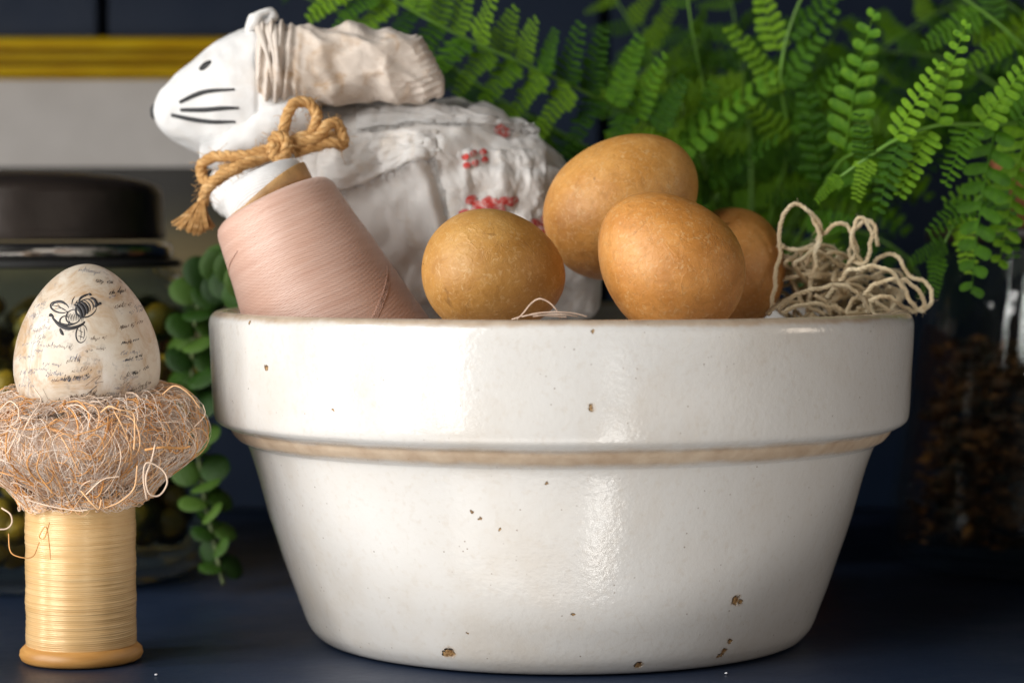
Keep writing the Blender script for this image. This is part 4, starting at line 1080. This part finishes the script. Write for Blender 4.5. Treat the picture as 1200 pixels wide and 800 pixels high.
frond(fa, [c0_, (850, 210, 1.03), (830, 120, 1.0), (812, 40, .985), (800, -50, .98)], 0.030, 15, MIDN, t0=.25)
drawn_frond(fa, [c0_, (845, 260, 1.02), (822, 190, .98), (800, 172, .965), (775, 175, .96)], [(795, 175, 897, 84, .963, .95), (812, 178, 838, 100, .97, .965), (785, 175, 740, 140, .962, .955), (775, 175, 728, 182, .96, .95), (830, 210, 900, 165, .985, .96), (835, 225, 775, 215, .99, .97)])
drawn_frond(fa, [c0_, (905, 250, 1.02), (925, 170, .99), (915, 90, .975), (930, 20, .97), (960, -40, .97)], [(918, 100, 975, 10, .975, .965), (916, 110, 860, 30, .975, .97), (922, 150, 985, 75, .985, .97), (922, 165, 860, 105, .985, .975), (912, 60, 880, -30, .972, .97), (922, 40, 1000, -25, .972, .97), (924, 195, 975, 140, .99, .975)])
drawn_frond(fa, [c0_, (930, 290, 1.0), (962, 225, .95), (985, 190, .925), (1000, 180, .915)], [(990, 180, 1011, 14, .918, .905), (964, 218, 944, 104, .945, .925), (975, 205, 1030, 205, .935, .92), (955, 238, 905, 225, .955, .945), (945, 258, 1000, 262, .965, .95)])
frond(fa, [c0_, (800, 120, 1.09), (740, 30, 1.09), (700, -40, 1.09)], 0.036, 14, VIEW, t0=.25, droop=.15)
frond(fa, [c0_, (940, 180, 1.10), (1010, 80, 1.11), (1090, 20, 1.11), (1170, -10, 1.10)], 0.038, 16, MIDN, t0=.2)
frond(fa, [c0_, (880, 180, 1.08), (870, 80, 1.07), (850, -40, 1.06)], 0.036, 15, VIEW, t0=.2)
frond(fa, [c0_, (770, 260, 1.04), (690, 220, 1.03), (620, 170, 1.02), (560, 130, 1.02)], 0.032, 13, UP, t0=.2)
frond(fa, [c0_, (935, 290, 1.04), (1000, 270, 1.03), (1060, 300, 1.02), (1085, 340, 1.02)], 0.030, 13, UP, t0=.2)
bulk = (MB(), MB())
for i in range(7):
    ex = random.uniform(580, 1180); ey = random.uniform(-60, 250); dd = random.uniform(1.11, 1.18)
    if ex < 700: ey = random.uniform(110, 260)
    mx_, my_ = lerp(880, ex, .5) + random.uniform(-30, 30), lerp(340, ey, .6) - 30
    frond(fa, [c0_, (mx_, my_, (1.075 + dd) / 2), (ex, ey, dd)], random.uniform(.034, .046), 12, random.choice((UP, MIDN, VIEW)), bulk=bulk, t0=.15)
tag(bulk[0].build('rear_foliage', M_fern, fa), None, None, kind='stuff'); tag(bulk[1].build('rear_stems', M_rach, fa), None, None, kind='stuff')
# fern in the pot that sits in the mouth of the vase
PBc = Vector((at(1262, 300, VD).x, VC.y, 0))
fb = thing('potted_fern', PBc + Vector((0, 0, .1475)), 'green fern with round lobed leaflets standing on the glass jar at right', 'fern', 'green ferns')
pot(fb, PBc, 0.1473, 0.0300, 0.028, 0.0345)
b0_ = (1258, 185, 1.035)
random.seed(33)
drawn_frond(fb, [b0_, (1245, 160, .96), (1200, 146, .905), (1150, 146, .885), (1098, 147, .875), (1050, 164, .872), (1012, 188, .872), (985, 207, .875)],
    [(1048, 163, 1097, 78, .872, .862), (1098, 146, 1123, 26, .875, .865), (1150, 145, 1216, 62, .885, .872), (1188, 145, 1232, 85, .900, .885), (1222, 150, 1250, 40, .93, .92),
     (1056, 163, 1022, 240, .872, .866), (1090, 150, 1052, 226, .875, .868), (1138, 147, 1106, 208, .882, .870), (1168, 147, 1124, 328, .890, .875), (1205, 148, 1168, 298, .905, .885), (1235, 156, 1212, 290, .94, .91),
     (1018, 184, 1000, 232, .872, .868), (1012, 188, 1012, 140, .872, .862), (985, 207, 955, 232, .875, .872)], .0013)
drawn_frond(fb, [b0_, (1250, 185, .97), (1205, 200, .935), (1160, 222, .92), (1120, 262, .912), (1100, 300, .91)],
    [(1180, 212, 1112, 225, .925, .915), (1165, 220, 1185, 300, .92, .91), (1140, 240, 1090, 262, .915, .905), (1128, 254, 1132, 318, .912, .905), (1110, 285, 1068, 302, .91, .905), (1100, 300, 1090, 345, .91, .908), (1205, 200, 1160, 172, .935, .925)])
drawn_frond(fb, [b0_, (1245, 110, .99), (1205, 60, .97), (1160, 20, .965), (1110, -15, .965)], [(1215, 72, 1215, -10, .972, .965), (1190, 45, 1130, 70, .968, .96), (1165, 25, 1155, -50, .965, .96), (1150, 15, 1085, 50, .965, .96), (1225, 84, 1165, 118, .975, .965)])
frond(fb, [b0_, (1180, 110, 1.08), (1110, 70, 1.10), (1030, 60, 1.11)], 0.036, 14, UP, t0=.2)
frond(fb, [b0_, (1190, 150, 1.08), (1120, 130, 1.10), (1050, 150, 1.11), (1000, 190, 1.11)], 0.036, 14, UP, t0=.2)
frond(fb, [b0_, (1240, 60, 1.05), (1190, 10, 1.06), (1120, -30, 1.06)], 0.036, 13, UP, t0=.2)

# ------------------------------------------------------------------ trailing plant over the bowl's left edge
random.seed(5)
k = NT('succulent_leaf'); oi = k.n('ShaderNodeObjectInfo')
f = k.math('ADD', k.math('MULTIPLY', k.noise(70, detail=3), .5), k.math('MULTIPLY', oi.outputs['Random'], .5))
k.set(Base_Color=k.ramp(f, [(.25, (.010, .038, .003)), (.55, (.026, .072, .006)), (.8, (.085, .16, .025))]), Roughness=.42)
k.p.inputs['Specular IOR Level'].default_value = 0.3
k.p.inputs['Subsurface Weight'].default_value = 0.15; k.p.inputs['Subsurface Radius'].default_value = (.002, .004, .001); k.bump(k.noise(200, detail=3), .0006, .4)
M_suc = k.m
tp = thing('trailing_plant', at(258, 362, .925), 'trailing plant with round green leaves hanging down beside the bowl', 'plant')
stem = [(300, 352, .925), (284, 328, .94), (256, 324, .955), (236, 346, .965), (226, 400, .968), (226, 460, .968), (231, 520, .966), (239, 580, .964), (250, 630, .960), (258, 668, .957), (262, 684, .955)]
SPt = resample(catmull([at(*p) for p in stem], 160), 0.001)
mb = MB(); mb.tube(SPt, 0.0009, 6); mb.build('stem', simple('green_stem', (.12, .16, .05), .6).m, tp)
def leafm(v):
    rn = random.Random(v); mb = MB()
    for sgn in (1, -1):
        rows = []
        for i in range(7):
            r = i / 6; row = []
            for j in range(18):
                a = 2 * math.pi * j / 18
                x = .5 + .5 * r * math.cos(a); y = .52 * r * math.sin(a)
                row.append(Vector((x, y, sgn * .075 * math.sqrt(max(0, 1 - r * r)) - .16 * (x - .3) ** 2 + .05 * y * y)))
            rows.append(row)
        mb.grid(rows)
    me = mb.mesh('leaf'); me.materials.append(M_suc); return me
LM = [leafm(i) for i in range(3)]
org = ORG[tp.name]; s_ = 0; q = 8
while q < len(SPt) - 4:
    T = (SPt[q + 3] - SPt[q - 3]).normalized(); s_ += 1
    for sg in (0, 1):
        a = s_ * 1.45 + sg * math.pi + random.uniform(-.4, .4)
        o1 = T.orthogonal().normalized(); o2 = T.cross(o1)
        dv = (o1 * math.cos(a) + o2 * math.sin(a) + T * .25 + Vector((0, -.25, .1))).normalized()
        zx = (Vector((0, -1, .35)) + T * -.4 + Vector((random.uniform(-.4, .4), 0, random.uniform(-.4, .4)))); zx = (zx - dv * zx.dot(dv)).normalized(); yx = zx.cross(dv)
        L = random.uniform(.0108, .0138) * (1 if q < len(SPt) * .85 else .8)
        Mw = Matrix((dv * L, yx * L, zx * L)).transposed().to_4x4(); Mw.translation = SPt[q] - org
        o = bpy.data.objects.new('leaf', random.choice(LM)); COL.objects.link(o); o.parent = tp; o.matrix_local = Mw
    q += random.randint(5, 7)

# ------------------------------------------------------------------ specks of lint on the shelf
M_lint = simple('lint', (.75, .75, .78), .9).m
for (x, y), lab in (((183, 795), 'tiny white lint speck on the shelf near the thread spool'), ((851, 793), 'tiny white lint speck on the shelf below the bowl at right')):
    d = HC * F / (y - 284) * 1.0
    p = at(x, y, d); p.z = 0.0006
    mb = MB(); mb.ball(p, .0004, 8, 6, (1.2, 1, .8)); mb.v = [v + Vector((noise.noise(v * 2000), noise.noise(v * 2100), 0)) * .0003 for v in mb.v]
    tag(mb.build('lint_speck', M_lint, None, p), lab, 'lint', 'lint specks on the shelf')
